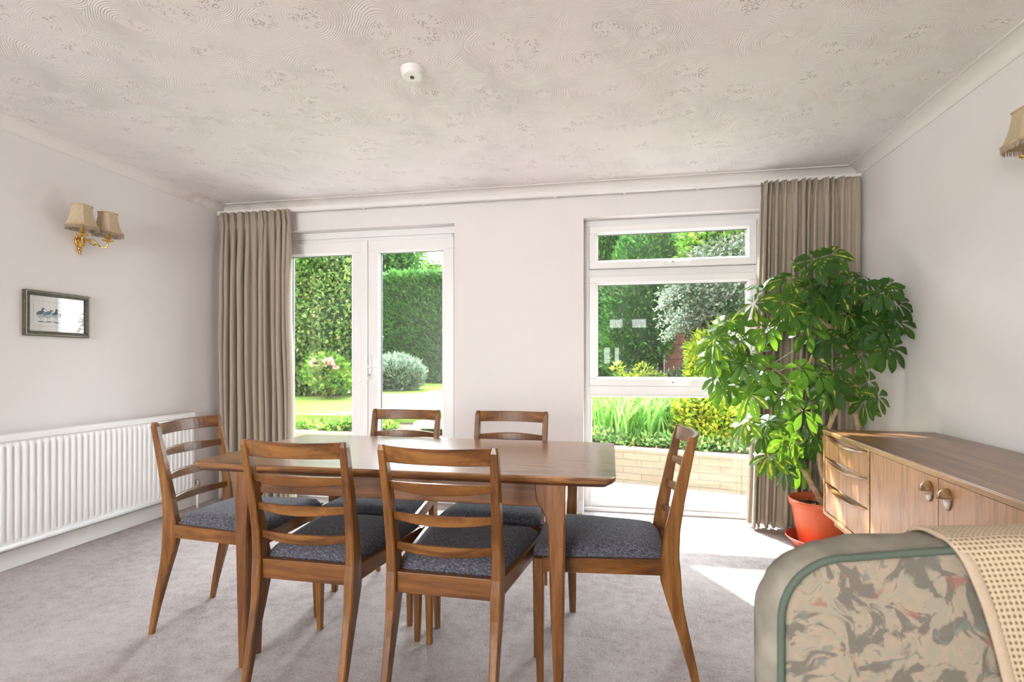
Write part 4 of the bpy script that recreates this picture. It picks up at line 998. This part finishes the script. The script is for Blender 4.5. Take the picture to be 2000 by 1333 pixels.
# ------------------------------------------------------------------ garden
RS = np.random.RandomState(7)
def leaf_mesh(name, P, D, L, W, mat, parent=None, rndv=None, fold=0.12, core=None):
    P = np.asarray(P, float); n = len(P)
    D = D / (np.linalg.norm(D, axis=1, keepdims=True) + 1e-9)
    rv = RS.normal(size=(n, 3)); S = np.cross(D, rv); S /= (np.linalg.norm(S, axis=1, keepdims=True) + 1e-9)
    Nn = np.cross(S, D); L = np.broadcast_to(np.asarray(L, float).reshape(-1, 1), (n, 1)); W = np.broadcast_to(np.asarray(W, float).reshape(-1, 1), (n, 1))
    V = np.empty((n, 4, 3)); V[:, 0] = P; V[:, 1] = P + D * L * .45 + S * W * .5 + Nn * L * fold; V[:, 2] = P + D * L; V[:, 3] = P + D * L * .45 - S * W * .5 + Nn * L * fold
    V = V.reshape(-1, 3)
    me = bpy.data.meshes.new(name); me.vertices.add(4 * n); me.vertices.foreach_set('co', V.ravel())
    me.loops.add(4 * n); me.loops.foreach_set('vertex_index', np.arange(4 * n)); me.polygons.add(n)
    me.polygons.foreach_set('loop_start', np.arange(0, 4 * n, 4)); me.polygons.foreach_set('loop_total', np.full(n, 4))
    me.update(calc_edges=True); me.materials.append(mat)
    A_ = me.attributes.new('rnd', 'FLOAT', 'FACE'); A_.data.foreach_set('value', RS.rand(n) if rndv is None else rndv)
    o = bpy.data.objects.new(name, me); COL.objects.link(o)
    if parent: o.parent = parent
    return o
def cloud(blobs, n, shell=(0.72, 1.05), up=0.3, jit=0.7, droop=0.0):
    w_ = np.array([b[1][0] * b[1][2] for b in blobs]); w_ = w_ / w_.sum(); idx = RS.choice(len(blobs), n, p=w_)
    C = np.array([b[0] for b in blobs], float)[idx]; Rr = np.array([b[1] for b in blobs], float)[idx]
    d = RS.normal(size=(n, 3)); d /= np.linalg.norm(d, axis=1, keepdims=True)
    r_ = RS.uniform(shell[0], shell[1], (n, 1)); lump = 1 + 0.10 * np.sin(d[:, :1] * 9 + C[:, :1] * 3) * np.cos(d[:, 2:] * 8)
    P = C + d * Rr * r_ * lump
    D = d + RS.normal(size=(n, 3)) * jit + np.array([0, 0, up - droop])
    return P, D
def shrub(name, label, cat, blobs, n, L, W, mat, group=None, shell=(0.6, 1.05), up=0.3, jit=0.7, core=0.72, stems=6, droop=0.0, leafname='foliage', z0=None):
    bx = blobs[0][0]; z0 = GZ if z0 is None else z0
    t = thing(name, label, cat, (bx[0], bx[1], z0), 0, group)
    off = np.array([bx[0], bx[1], z0])
    bl = [((np.array(c) - off), r_) for c, r_ in blobs]
    P, D = cloud(bl, n, shell, up, jit, droop); keep = P[:, 2] > 0.0; P, D = P[keep], D[keep]
    leaf_mesh(leafname, P, D, RS.uniform(L * .6, L * 1.2, len(P)), RS.uniform(W * .7, W * 1.2, len(P)), mat, t)
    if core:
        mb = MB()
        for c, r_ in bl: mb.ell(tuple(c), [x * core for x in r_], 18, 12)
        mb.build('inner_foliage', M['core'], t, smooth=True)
    if stems:
        mb = MB()
        for k in range(stems):
            a = 2 * math.pi * k / stems; c, r_ = bl[k % len(bl)]
            mb.tube(catmull([(0.05 * math.cos(a), 0.05 * math.sin(a), 0.0), (c[0] * .5 + .1 * math.cos(a), c[1] * .5 + .1 * math.sin(a), max(.05, c[2] * .5)), (c[0] + r_[0] * .3 * math.cos(a), c[1] + r_[1] * .3 * math.sin(a), max(.1, c[2]))], 4), max(0.006, min(0.06, r_[0] * .03)), 6)
        mb.build('stem', M['bark'], t, smooth=True)
    return t
GZ = 0.235      # level of the bed behind the low wall
LZ = 0.38       # lawn level
mb = MB(); mb.box(-12, 9, YB + WT - 0.02, 5.6, ZP - 0.1, ZP); struct('patio', mb, M['patio'])
mb = MB(); mb.add([(-25, 6.55, LZ), (15, 6.55, LZ), (15, 34, LZ + 0.25), (-25, 34, LZ + 0.25), (-25, 6.55, LZ - 0.5), (15, 6.55, LZ - 0.5), (15, 34, LZ - 0.5), (-25, 34, LZ - 0.5)], [(0, 1, 2, 3), (4, 5, 1, 0), (5, 6, 2, 1), (6, 7, 3, 2), (7, 4, 0, 3)])
struct('lawn', mb, M['lawn'])
# low curved wall of stone blocks
WP = [Vector((-9, 6.2, 0)), Vector((-4, 5.95, 0)), Vector((-1.2, 5.62, 0)), Vector((0.0, 5.38, 0)), Vector((0.6, 5.22, 0)), Vector((1.21, 5.05, 0)), Vector((2.2, 4.82, 0)), Vector((4.5, 4.6, 0))]
wp = catmull(WP, 10); mb = MB(); mb.uv = []; acc = 0
rings = []; uvs = []
for i, p in enumerate(wp):
    if i: acc += (p - wp[i - 1]).length
    tdir = (wp[min(i + 1, len(wp) - 1)] - wp[max(i - 1, 0)]).normalized(); nrm = Vector((-tdir.y, tdir.x, 0))
    a, b_ = p, p + nrm * 0.2
    rings.append([(a.x, a.y, ZP), (a.x, a.y, GZ), (b_.x, b_.y, GZ), (b_.x, b_.y, ZP)]); uvs += [(acc, ZP), (acc, GZ), (acc, GZ + 0.2), (acc, GZ + 0.55)]
mb.uv = uvs; mb.loops(rings, cap=False, closed=False)
lw = mb.build('retaining_wall', M['stone']); tag(lw, kind='structure')
mb = MB(); br_ = []
for i, p in enumerate(wp): br_.append([(p.x, p.y + 0.18, GZ - 0.25), (p.x, p.y + 0.18, GZ - 0.02), (p.x, max(6.9, p.y + .8), LZ - 0.02), (p.x, 6.9, GZ - 0.3)])
mb.loops(br_, cap=False, closed=False); struct('flower_bed', mb, M['soil'])
# right-hand bed in front of the shed
mb = MB(); mb.add([(-0.6, 6.5, LZ + .02), (9, 6.5, LZ + .02), (9, 12, LZ + .12), (-0.2, 12, LZ + .12)], [(0, 1, 2, 3)]); struct('shrub_bed', mb, M['soil'])

def hedge(name, label, poly, z0, z1, n, thick=0.9, L=0.13, W=0.05, mat='conifer', slope_top=None):
    # poly: polyline of the near face, left to right
    P0 = [Vector(p) for p in poly]; t = thing(name, label, 'hedge', (P0[0].x, P0[0].y, z0))
    org = Vector((P0[0].x, P0[0].y, z0))
    lens = [(b_ - a).length for a, b_ in zip(P0[:-1], P0[1:])]; tot = sum(lens); H_ = z1 - z0
    pts = []; ds = []
    for _ in range(n):
        s = RS.rand() * tot; k = 0
        while k < len(lens) - 1 and s > lens[k]: s -= lens[k]; k += 1
        a, b_ = P0[k], P0[k + 1]; q = s / lens[k]; p = a.lerp(b_, q); tv = (b_ - a).normalized(); nv = Vector((tv.y, -tv.x, 0))
        hh_ = H_ * (slope_top(p) if slope_top else 1.0)
        if RS.rand() < 0.84:
            z = RS.rand() * hh_; lump = 0.10 * noise.noise(Vector((p.x * 1.2, p.y * 1.2, z * 1.2))) + 0.05 * noise.noise(Vector((p.x * 5, p.y, z * 5)))
            p = p + nv * (lump + RS.uniform(-.07, .03)); dd = nv * 0.9 + Vector((RS.normal() * .5, RS.normal() * .3, 0.55 + RS.normal() * .4))
        else:
            z = hh_ + RS.uniform(-.05, .06) + 0.05 * noise.noise(Vector((p.x * 3, p.y * 3, 0))); p = p - nv * RS.rand() * thick; dd = Vector((RS.normal() * .5, RS.normal() * .5, 1))
        pts.append((p.x - org.x, p.y - org.y, z)); ds.append(tuple(dd))
    leaf_mesh('foliage', np.array(pts), np.array(ds), RS.uniform(L * .6, L * 1.3, n), RS.uniform(W * .7, W * 1.3, n), M[mat], t)
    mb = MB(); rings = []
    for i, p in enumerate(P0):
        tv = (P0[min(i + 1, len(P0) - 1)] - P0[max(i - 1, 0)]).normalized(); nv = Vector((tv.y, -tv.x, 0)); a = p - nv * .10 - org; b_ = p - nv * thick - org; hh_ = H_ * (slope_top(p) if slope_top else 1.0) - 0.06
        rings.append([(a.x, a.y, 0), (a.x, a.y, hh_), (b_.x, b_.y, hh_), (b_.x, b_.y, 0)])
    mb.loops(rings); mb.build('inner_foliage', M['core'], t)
    return t
# tall clipped hedge at the end of the lawn (seen through the right-hand door)
hy = 15.5
a = PY(560, 750, hy + 2.5); b1 = PY(742, 750, hy); c1 = PY(1000, 748, hy - 0.6); d1 = PY(1130, 748, hy - 1.2)
ztop = PY(800, 538, hy).z
hedge('clipped_hedge', 'tall clipped green hedge at the far end of the lawn', [(a.x - 3, a.y, 0), (b1.x, b1.y, 0), (c1.x, c1.y, 0), (d1.x, d1.y, 0)], LZ + 0.10, ztop, 34000, L=0.17, W=0.055)
# nearer dark conifer hedge seen through the window
hy2 = 9.6
p0 = PY(1040, 700, hy2 + .8); p1 = PY(1165, 700, hy2); p2 = PY(1285, 700, hy2); 
hedge('conifer_hedge', 'dense dark conifer hedge seen through the left of the tall window', [(p0.x, p0.y, 0), (p1.x, p1.y, 0), (p2.x - 0.25, p2.y, 0), (p2.x + 0.0, p2.y + 0.5, 0)], LZ, 3.8, 20000, L=0.11, W=0.035)
# rounded crown bulging right over the fence, undercut towards its foot
def bl(u, v_, y, rx, rz, ry=None): p = PY(u, v_, y); return ((p.x, p.y, p.z), (rx, ry or rx, rz))
shrub('leaning_conifer', 'rounded dark green conifer bulging over the fence beside the conifer hedge', 'tree', [bl(1250, 600, 9.1, .62, 1.15, .5), bl(1272, 520, 9.1, .5, .9, .5), bl(1230, 690, 9.1, .45, .5, .4)], 9000, .11, .035, M['conifer'], shell=(.85, 1.04), up=.5, jit=.5, core=.9, stems=1, z0=LZ)
# bright green feathery tree behind
shrub('feathery_tree', 'light green feathery tree rising behind the hedge at the top of the window', 'tree', [bl(1310, 470, 13, 1.3, 1.6), bl(1370, 450, 13.5, 1.2, 1.4)], 9000, .22, .03, M['broad'], shell=(.5, 1.1), up=.9, jit=.4, core=.5, stems=2, z0=LZ)
# grey green arching shrub, upper right of window
B = [bl(1405, 565, 7.6, .62, .55), bl(1355, 585, 7.4, .38, .38), bl(1440, 610, 7.6, .62, .55), bl(1392, 640, 7.6, .36, .26), bl(1445, 520, 7.8, .6, .4)]
shrub('arching_shrub', 'large grey green arching shrub at the upper right of the window', 'shrub', B, 16000, .075, .032, M['cotone'], shell=(.6, 1.1), up=-.1, jit=.8, core=.78, stems=8, z0=LZ)
# arching sprays to the left
t = thing('arching_spray', 'thin pale arching twigs reaching left from the grey green shrub', 'shrub', tuple(PY(1360, 600, 7.3)))
org = PY(1360, 600, 7.3); mb = MB(); pts = []; ds = []
for k in range(34):
    v0_ = RS.uniform(555, 650); st_ = PY(1375 + RS.uniform(-10, 10), v0_, 7.3); en = PY(1300 + RS.uniform(-18, 25), v0_ + RS.uniform(-15, 30), 7.2 + RS.uniform(-.2, .2)); md = st_.lerp(en, .55) + Vector((0, 0, .10))
    cv = catmull([st_ - org, md - org, en - org], 8); mb.tube(cv, .004, 4)
    for p in cv:
        for _ in range(5): pts.append(tuple(p + Vector(RS.normal(size=3) * .02))); ds.append(tuple(RS.normal(size=3)))
mb.build('twig', M['bark'], t); leaf_mesh('foliage', np.array(pts), np.array(ds), .042, .02, M['silver'], t)
# ivy like crown in the top light
shrub('ivy_crown', 'glossy leafed crown with rusty tips at the right of the top casement', 'tree', [bl(1400, 478, 8.4, .55, .42), bl(1440, 488, 8.4, .5, .4)], 5000, .10, .065, M['broad'], core=.75, stems=2, z0=LZ)
# shed wall and fence
t = thing('garden_shed', 'faded red brown boarded shed wall behind the shrubs', 'shed', tuple(PY(1330, 760, 9.6)))
org = Vector(t.location); mb = MB(); sa = PY(1305, 700, 9.6).x - org.x; sb = sa + 2.4; zt_ = PY(1330, 600, 9.6).z - org.z; zb_ = LZ - org.z
k = 0; z = zb_
while z < zt_ - .05:
    mb.add([(sa, 0.0, z), (sb, 0.0, z), (sb, 0.018, z + .128), (sa, 0.018, z + .128), (sa, .03, z), (sb, .03, z), (sb, .03, z + .128), (sa, .03, z + .128)], [(0, 1, 2, 3), (5, 4, 7, 6), (4, 5, 1, 0), (3, 2, 6, 7), (4, 0, 3, 7), (1, 5, 6, 2)]); z += .13
mb.build('board_wall', M['shed'], t)
mb = MB(); mb.box(sa - .06, sa, -0.02, .04, zb_, zt_); mb.build('corner_post', M['shed'], t)
mb = MB(); mb.box(sa, sb, .03, 1.8, zb_, zt_ - .02); mb.build('shed_body', M['shed'], t)
mb = MB(); mb.add([(sa - .15, -.15, zt_), (sb + .15, -.15, zt_), (sb + .15, 1.0, zt_ + .4), (sa - .15, 1.0, zt_ + .4), (sa - .15, -.15, zt_ + .03), (sb + .15, -.15, zt_ + .03), (sb + .15, 1.0, zt_ + .43), (sa - .15, 1.0, zt_ + .43)], [(0, 1, 2, 3), (4, 5, 6, 7), (0, 1, 5, 4), (2, 3, 7, 6), (0, 3, 7, 4), (1, 2, 6, 5)]); mb.build('roof', M['fence'], t)
t = thing('board_fence', 'grey weathered board fence between the conifer and the shed', 'fence', tuple(PY(1300, 760, 9.9)))
org = Vector(t.location); mb = MB()
for k in range(12):
    x = PY(1225, 700, 9.9).x - org.x + k * .11; mb.box(x, x + .10, 0, .02, LZ - org.z, 1.75 - org.z)
mb.build('boards', M['fence'], t)
mb = MB(); x = PY(1225, 700, 9.9).x - org.x; mb.box(x, x + 1.3, .02, .06, 1.4 - org.z, 1.5 - org.z); mb.build('rail', M['fence'], t)
# golden shrubs
shrub('golden_shrub', 'tall golden yellow shrub in front of the shed, behind the umbrella plant', 'shrub', [bl(1385, 700, 7.0, .27, .32), bl(1432, 690, 7.0, .32, .46), bl(1380, 738, 6.9, .24, .22), bl(1440, 730, 7.0, .34, .4)], 9000, .085, .042, M['yellowleaf'], 'golden leafed shrubs', stems=5, z0=LZ)
shrub('golden_shrub', 'bright yellow green shrub above the low stone wall, right of the leaning chair back', 'shrub', [bl(1375, 815, 6.0, .32, .30), bl(1410, 835, 5.9, .34, .26), bl(1390, 860, 5.8, .30, .20)], 8000, .075, .036, M['yellowleaf'], 'golden leafed shrubs', stems=5)
shrub('golden_maple', 'small golden leafed spray rising at the bottom of the middle pane', 'shrub', [bl(1240, 742, 7.4, .26, .07), bl(1255, 722, 7.4, .12, .07), bl(1208, 720, 7.4, .08, .07), bl(1282, 738, 7.4, .12, .06)], 380, .07, .03, M['yellowleaf'], core=0, stems=4, z0=LZ)
# iris clump, blades
def blades(name, label, c, rad, n, hgt, w_, mat, z0, cat='plant'):
    t = thing(name, label, cat, (c[0], c[1], z0)); mb = MB(); att = []
    for k in range(n):
        a, r_ = RS.uniform(0, 6.28), rad * math.sqrt(RS.rand()); b0 = Vector((r_ * math.cos(a), r_ * math.sin(a) * .7, 0)); hh_ = hgt * RS.uniform(.55, 1.1); ln = Vector((RS.normal() * .28, RS.normal() * .22, 0)); sd_ = Vector((math.cos(a * 3), math.sin(a * 3), 0)) * w_
        vs_ = []
        for i in range(6):
            q = i / 5; p = b0 + Vector((0, 0, hh_ * q * (1 - .12 * q * q))) + ln * hh_ * q * q * 1.3; ww = sd_ * (1 - q ** 2.2)
            vs_ += [p - ww, p + ww]
        mb.add(vs_, [(2 * i, 2 * i + 1, 2 * i + 3, 2 * i + 2) for i in range(5)]); att += [RS.rand()] * 5
    o = mb.build('blades', M[mat], t, smooth=True, fixn=False); A_ = o.data.attributes.new('rnd', 'FLOAT', 'FACE'); A_.data.foreach_set('value', att); tag(o, kind='stuff')
    return t
p = PY(1240, 870, 6.1); blades('iris_clump', 'clump of long green iris blades above the low stone wall', (p.x, p.y), .42, 260, .72, .012, 'grassy', GZ)
p = PY(1195, 870, 6.3); blades('iris_clump', 'pale green grassy tuft at the left edge of the bottom pane', (p.x, p.y), .30, 140, .66, .010, 'grassy', GZ)
# mixed border
shrub('border_shrub', 'leafy mixed green shrub mass in the bed behind the iris blades', 'shrub', [bl(1240, 820, 6.9, .55, .36), bl(1300, 815, 6.8, .5, .34), bl(1350, 830, 6.7, .45, .3), bl(1450, 820, 6.5, .5, .36), bl(1180, 820, 7.0, .5, .36)], 18000, .065, .032, M['climber'], stems=8, shell=(.5, 1.15))
B = [(tuple(Vector((x, interp(x, [p.x for p in WP], [p.y for p in WP]) + .42, GZ + .0))), (.15 + .10 * RS.rand(), .18, .05 + .08 * RS.rand())) for x in np.arange(-0.6, 2.4, .24)]
shrub('edging_plant', 'low leafy plants spilling along the top of the stone wall', 'plant', B, 7000, .060, .030, M['climber'], stems=0, core=.6, shell=(.4, 1.25))
shrub('dark_backdrop_shrub', 'brown tinged twiggy shrub behind the bed at the top of the bottom pane', 'shrub', [bl(1330, 775, 8.2, .7, .42), bl(1260, 775, 8.3, .7, .40), bl(1400, 765, 8.0, .6, .5)], 8000, .07, .03, M['cotone'], stems=3, z0=LZ)
# left pane: tall climbing shrub by the lawn
B = [bl(600, 560, 10.5, 1.0, 1.2), bl(655, 620, 10.3, .85, 1.1), bl(600, 660, 10.5, .95, 1.2), bl(640, 530, 10.6, .9, .9), bl(570, 590, 10.7, 1.0, 1.5), bl(670, 700, 10.2, .6, .7), bl(640, 735, 10.2, .7, .35), bl(585, 740, 10.3, .8, .4), bl(520, 640, 10.8, 1.1, 1.7), bl(683, 560, 10.6, .35, .8)]
shrub('climbing_shrub', 'tall leafy green shrub seen through the left hand door', 'shrub', B, 46000, .10, .062, M['climber'], stems=10, shell=(.70, 1.10), up=-.1, z0=LZ)
# rose with pale flowers
t = shrub('rose_bush', 'small rose bush with pale pink flowers beside the lawn', 'shrub', [bl(640, 728, 9.3, .42, .36), bl(660, 745, 9.2, .3, .2)], 1500, .10, .06, M['broad'], core=.5, stems=5, z0=LZ)
org = Vector(t.location); P_, D_ = [], []
for k in range(9):
    c = PY(610 + RS.uniform(0, 45), 708 + RS.uniform(-10, 14), 9.0)
    for _ in range(14): P_.append(tuple(c - org + Vector(RS.normal(size=3) * .02))); D_.append(tuple(RS.normal(size=3)))
leaf_mesh('flowers', np.array(P_), np.array(D_), .09, .07, M['petal'], t)
# silver shrub by hedge
shrub('silver_shrub', 'rounded silvery shrub on the lawn in front of the clipped hedge', 'shrub', [bl(775, 728, 12.0, .62, .38), bl(745, 735, 12.0, .4, .32), bl(800, 738, 12.0, .35, .28)], 6500, .15, .035, M['silver'], stems=4, up=.8, jit=.4, core=.7, z0=LZ + .08)
# plants at the near edge of the lawn and the paving slab
for (u, v_, lab) in ((735, 838, 'broad leafed clump beside the paving slab, left of it'), (862, 836, 'fine leafed green clump beside the paving slab, right of it'), (600, 842, 'leafy clump at the lawn edge behind the left hand door')):
    shrub('clump_plant', lab, 'plant', [bl(u, v_, 6.35, .24, .13), bl(u + 18, v_ + 6, 6.3, .18, .10)], 1500, .08, .034, M['broad'], 'clumps along the lawn edge', stems=0, core=.6)
shrub('clump_plant', 'leafy clump at the lawn edge near the door meeting post', 'plant', [bl(650, 843, 6.3, .26, .12), bl(678, 838, 6.3, .2, .13)], 1800, .085, .036, M['broad'], 'clumps along the lawn edge', stems=0, core=.6)
a, b_ = PZ(742, 846, LZ), PZ(838, 832, LZ)
mb = MB(); mb.box(a.x, a.x + .85, 5.95, 6.55, LZ - .07, LZ + .005); tag(mb.build('paving_slab', M['slab'], bevel=.01), 'pale stone slab at the edge of the lawn seen past a far chair', 'paving slab')
# distant trees
def far_tree(label, u, v_, y, r_, rz_, n, mat='conifer'):
    shrub('tree', label, 'tree', [bl(u, v_, y, r_, rz_), bl(u - 25, v_ + 30, y, r_ * .8, rz_ * .7), bl(u + 20, v_ + 40, y, r_ * .7, rz_ * .6)], n, .28, .09, M[mat], 'trees beyond the garden', stems=3, z0=LZ, shell=(.6, 1.12))
far_tree('dark green tree beyond the clipped hedge, left of the open sky', 762, 505, 20, 1.3, 1.1, 6000)
far_tree('wispy tree top beyond the hedge under the open sky', 850, 524, 30, .9, .32, 900, 'broad')
far_tree('tall tree beyond the climbing shrub at the left', 600, 450, 23, 3.2, 2.6, 9000)
far_tree('tall tree beyond the conifer hedge at the window', 1230, 430, 18, 2.6, 2.0, 9000)
# unseen tree added left of the lawn, its crown blocks sun at the doors
t = thing('unseen_shade_tree', 'large unseen tree added left of the lawn to shade the french doors', 'tree', (-5.6, 7.6, LZ))
org = np.array([-5.6, 7.6, LZ]); bls = []
for ox, oy, oz, r_ in ((-4.9, 7.4, 5.0, 1.3), (-4.0, 7.3, 4.9, 1.1), (-3.2, 7.2, 5.0, 1.1), (-3.6, 7.6, 6.0, 1.3), (-4.6, 7.8, 6.3, 1.4), (-2.6, 6.9, 4.6, .8), (-3.1, 6.4, 4.2, .7)): bls.append((np.array([ox, oy, oz]) - org, (r_, r_, r_ * .75)))
P, D = cloud(bls, 9000, (.3, 1.05), .1, .8); leaf_mesh('crown', P, D, RS.uniform(.12, .22, len(P)), .11, M['broad'], t)
mb = MB(); mb.tube(catmull([(0, 0, 0), (.1, 0, 1.6), (.5, -.1, 3.2), (1.2, -.2, 4.6)], 6), [lerp(.17, .06, i / 18) for i in range(19)], 12)
mb.tube(catmull([(.4, -.1, 2.9), (1.4, -.3, 4.0), (2.4, -.5, 4.7)], 6), [.07, .065, .06, .055, .05, .045, .04, .04, .035, .035, .03, .03, .03], 8)
mb.build('trunk', M['bark'], t, smooth=True)
# ground behind the house, seen only in reflections
struct('rear_ground', MB().box(-12, 12, -16, YF - 0.2, -0.3, -0.15), M['patio'])
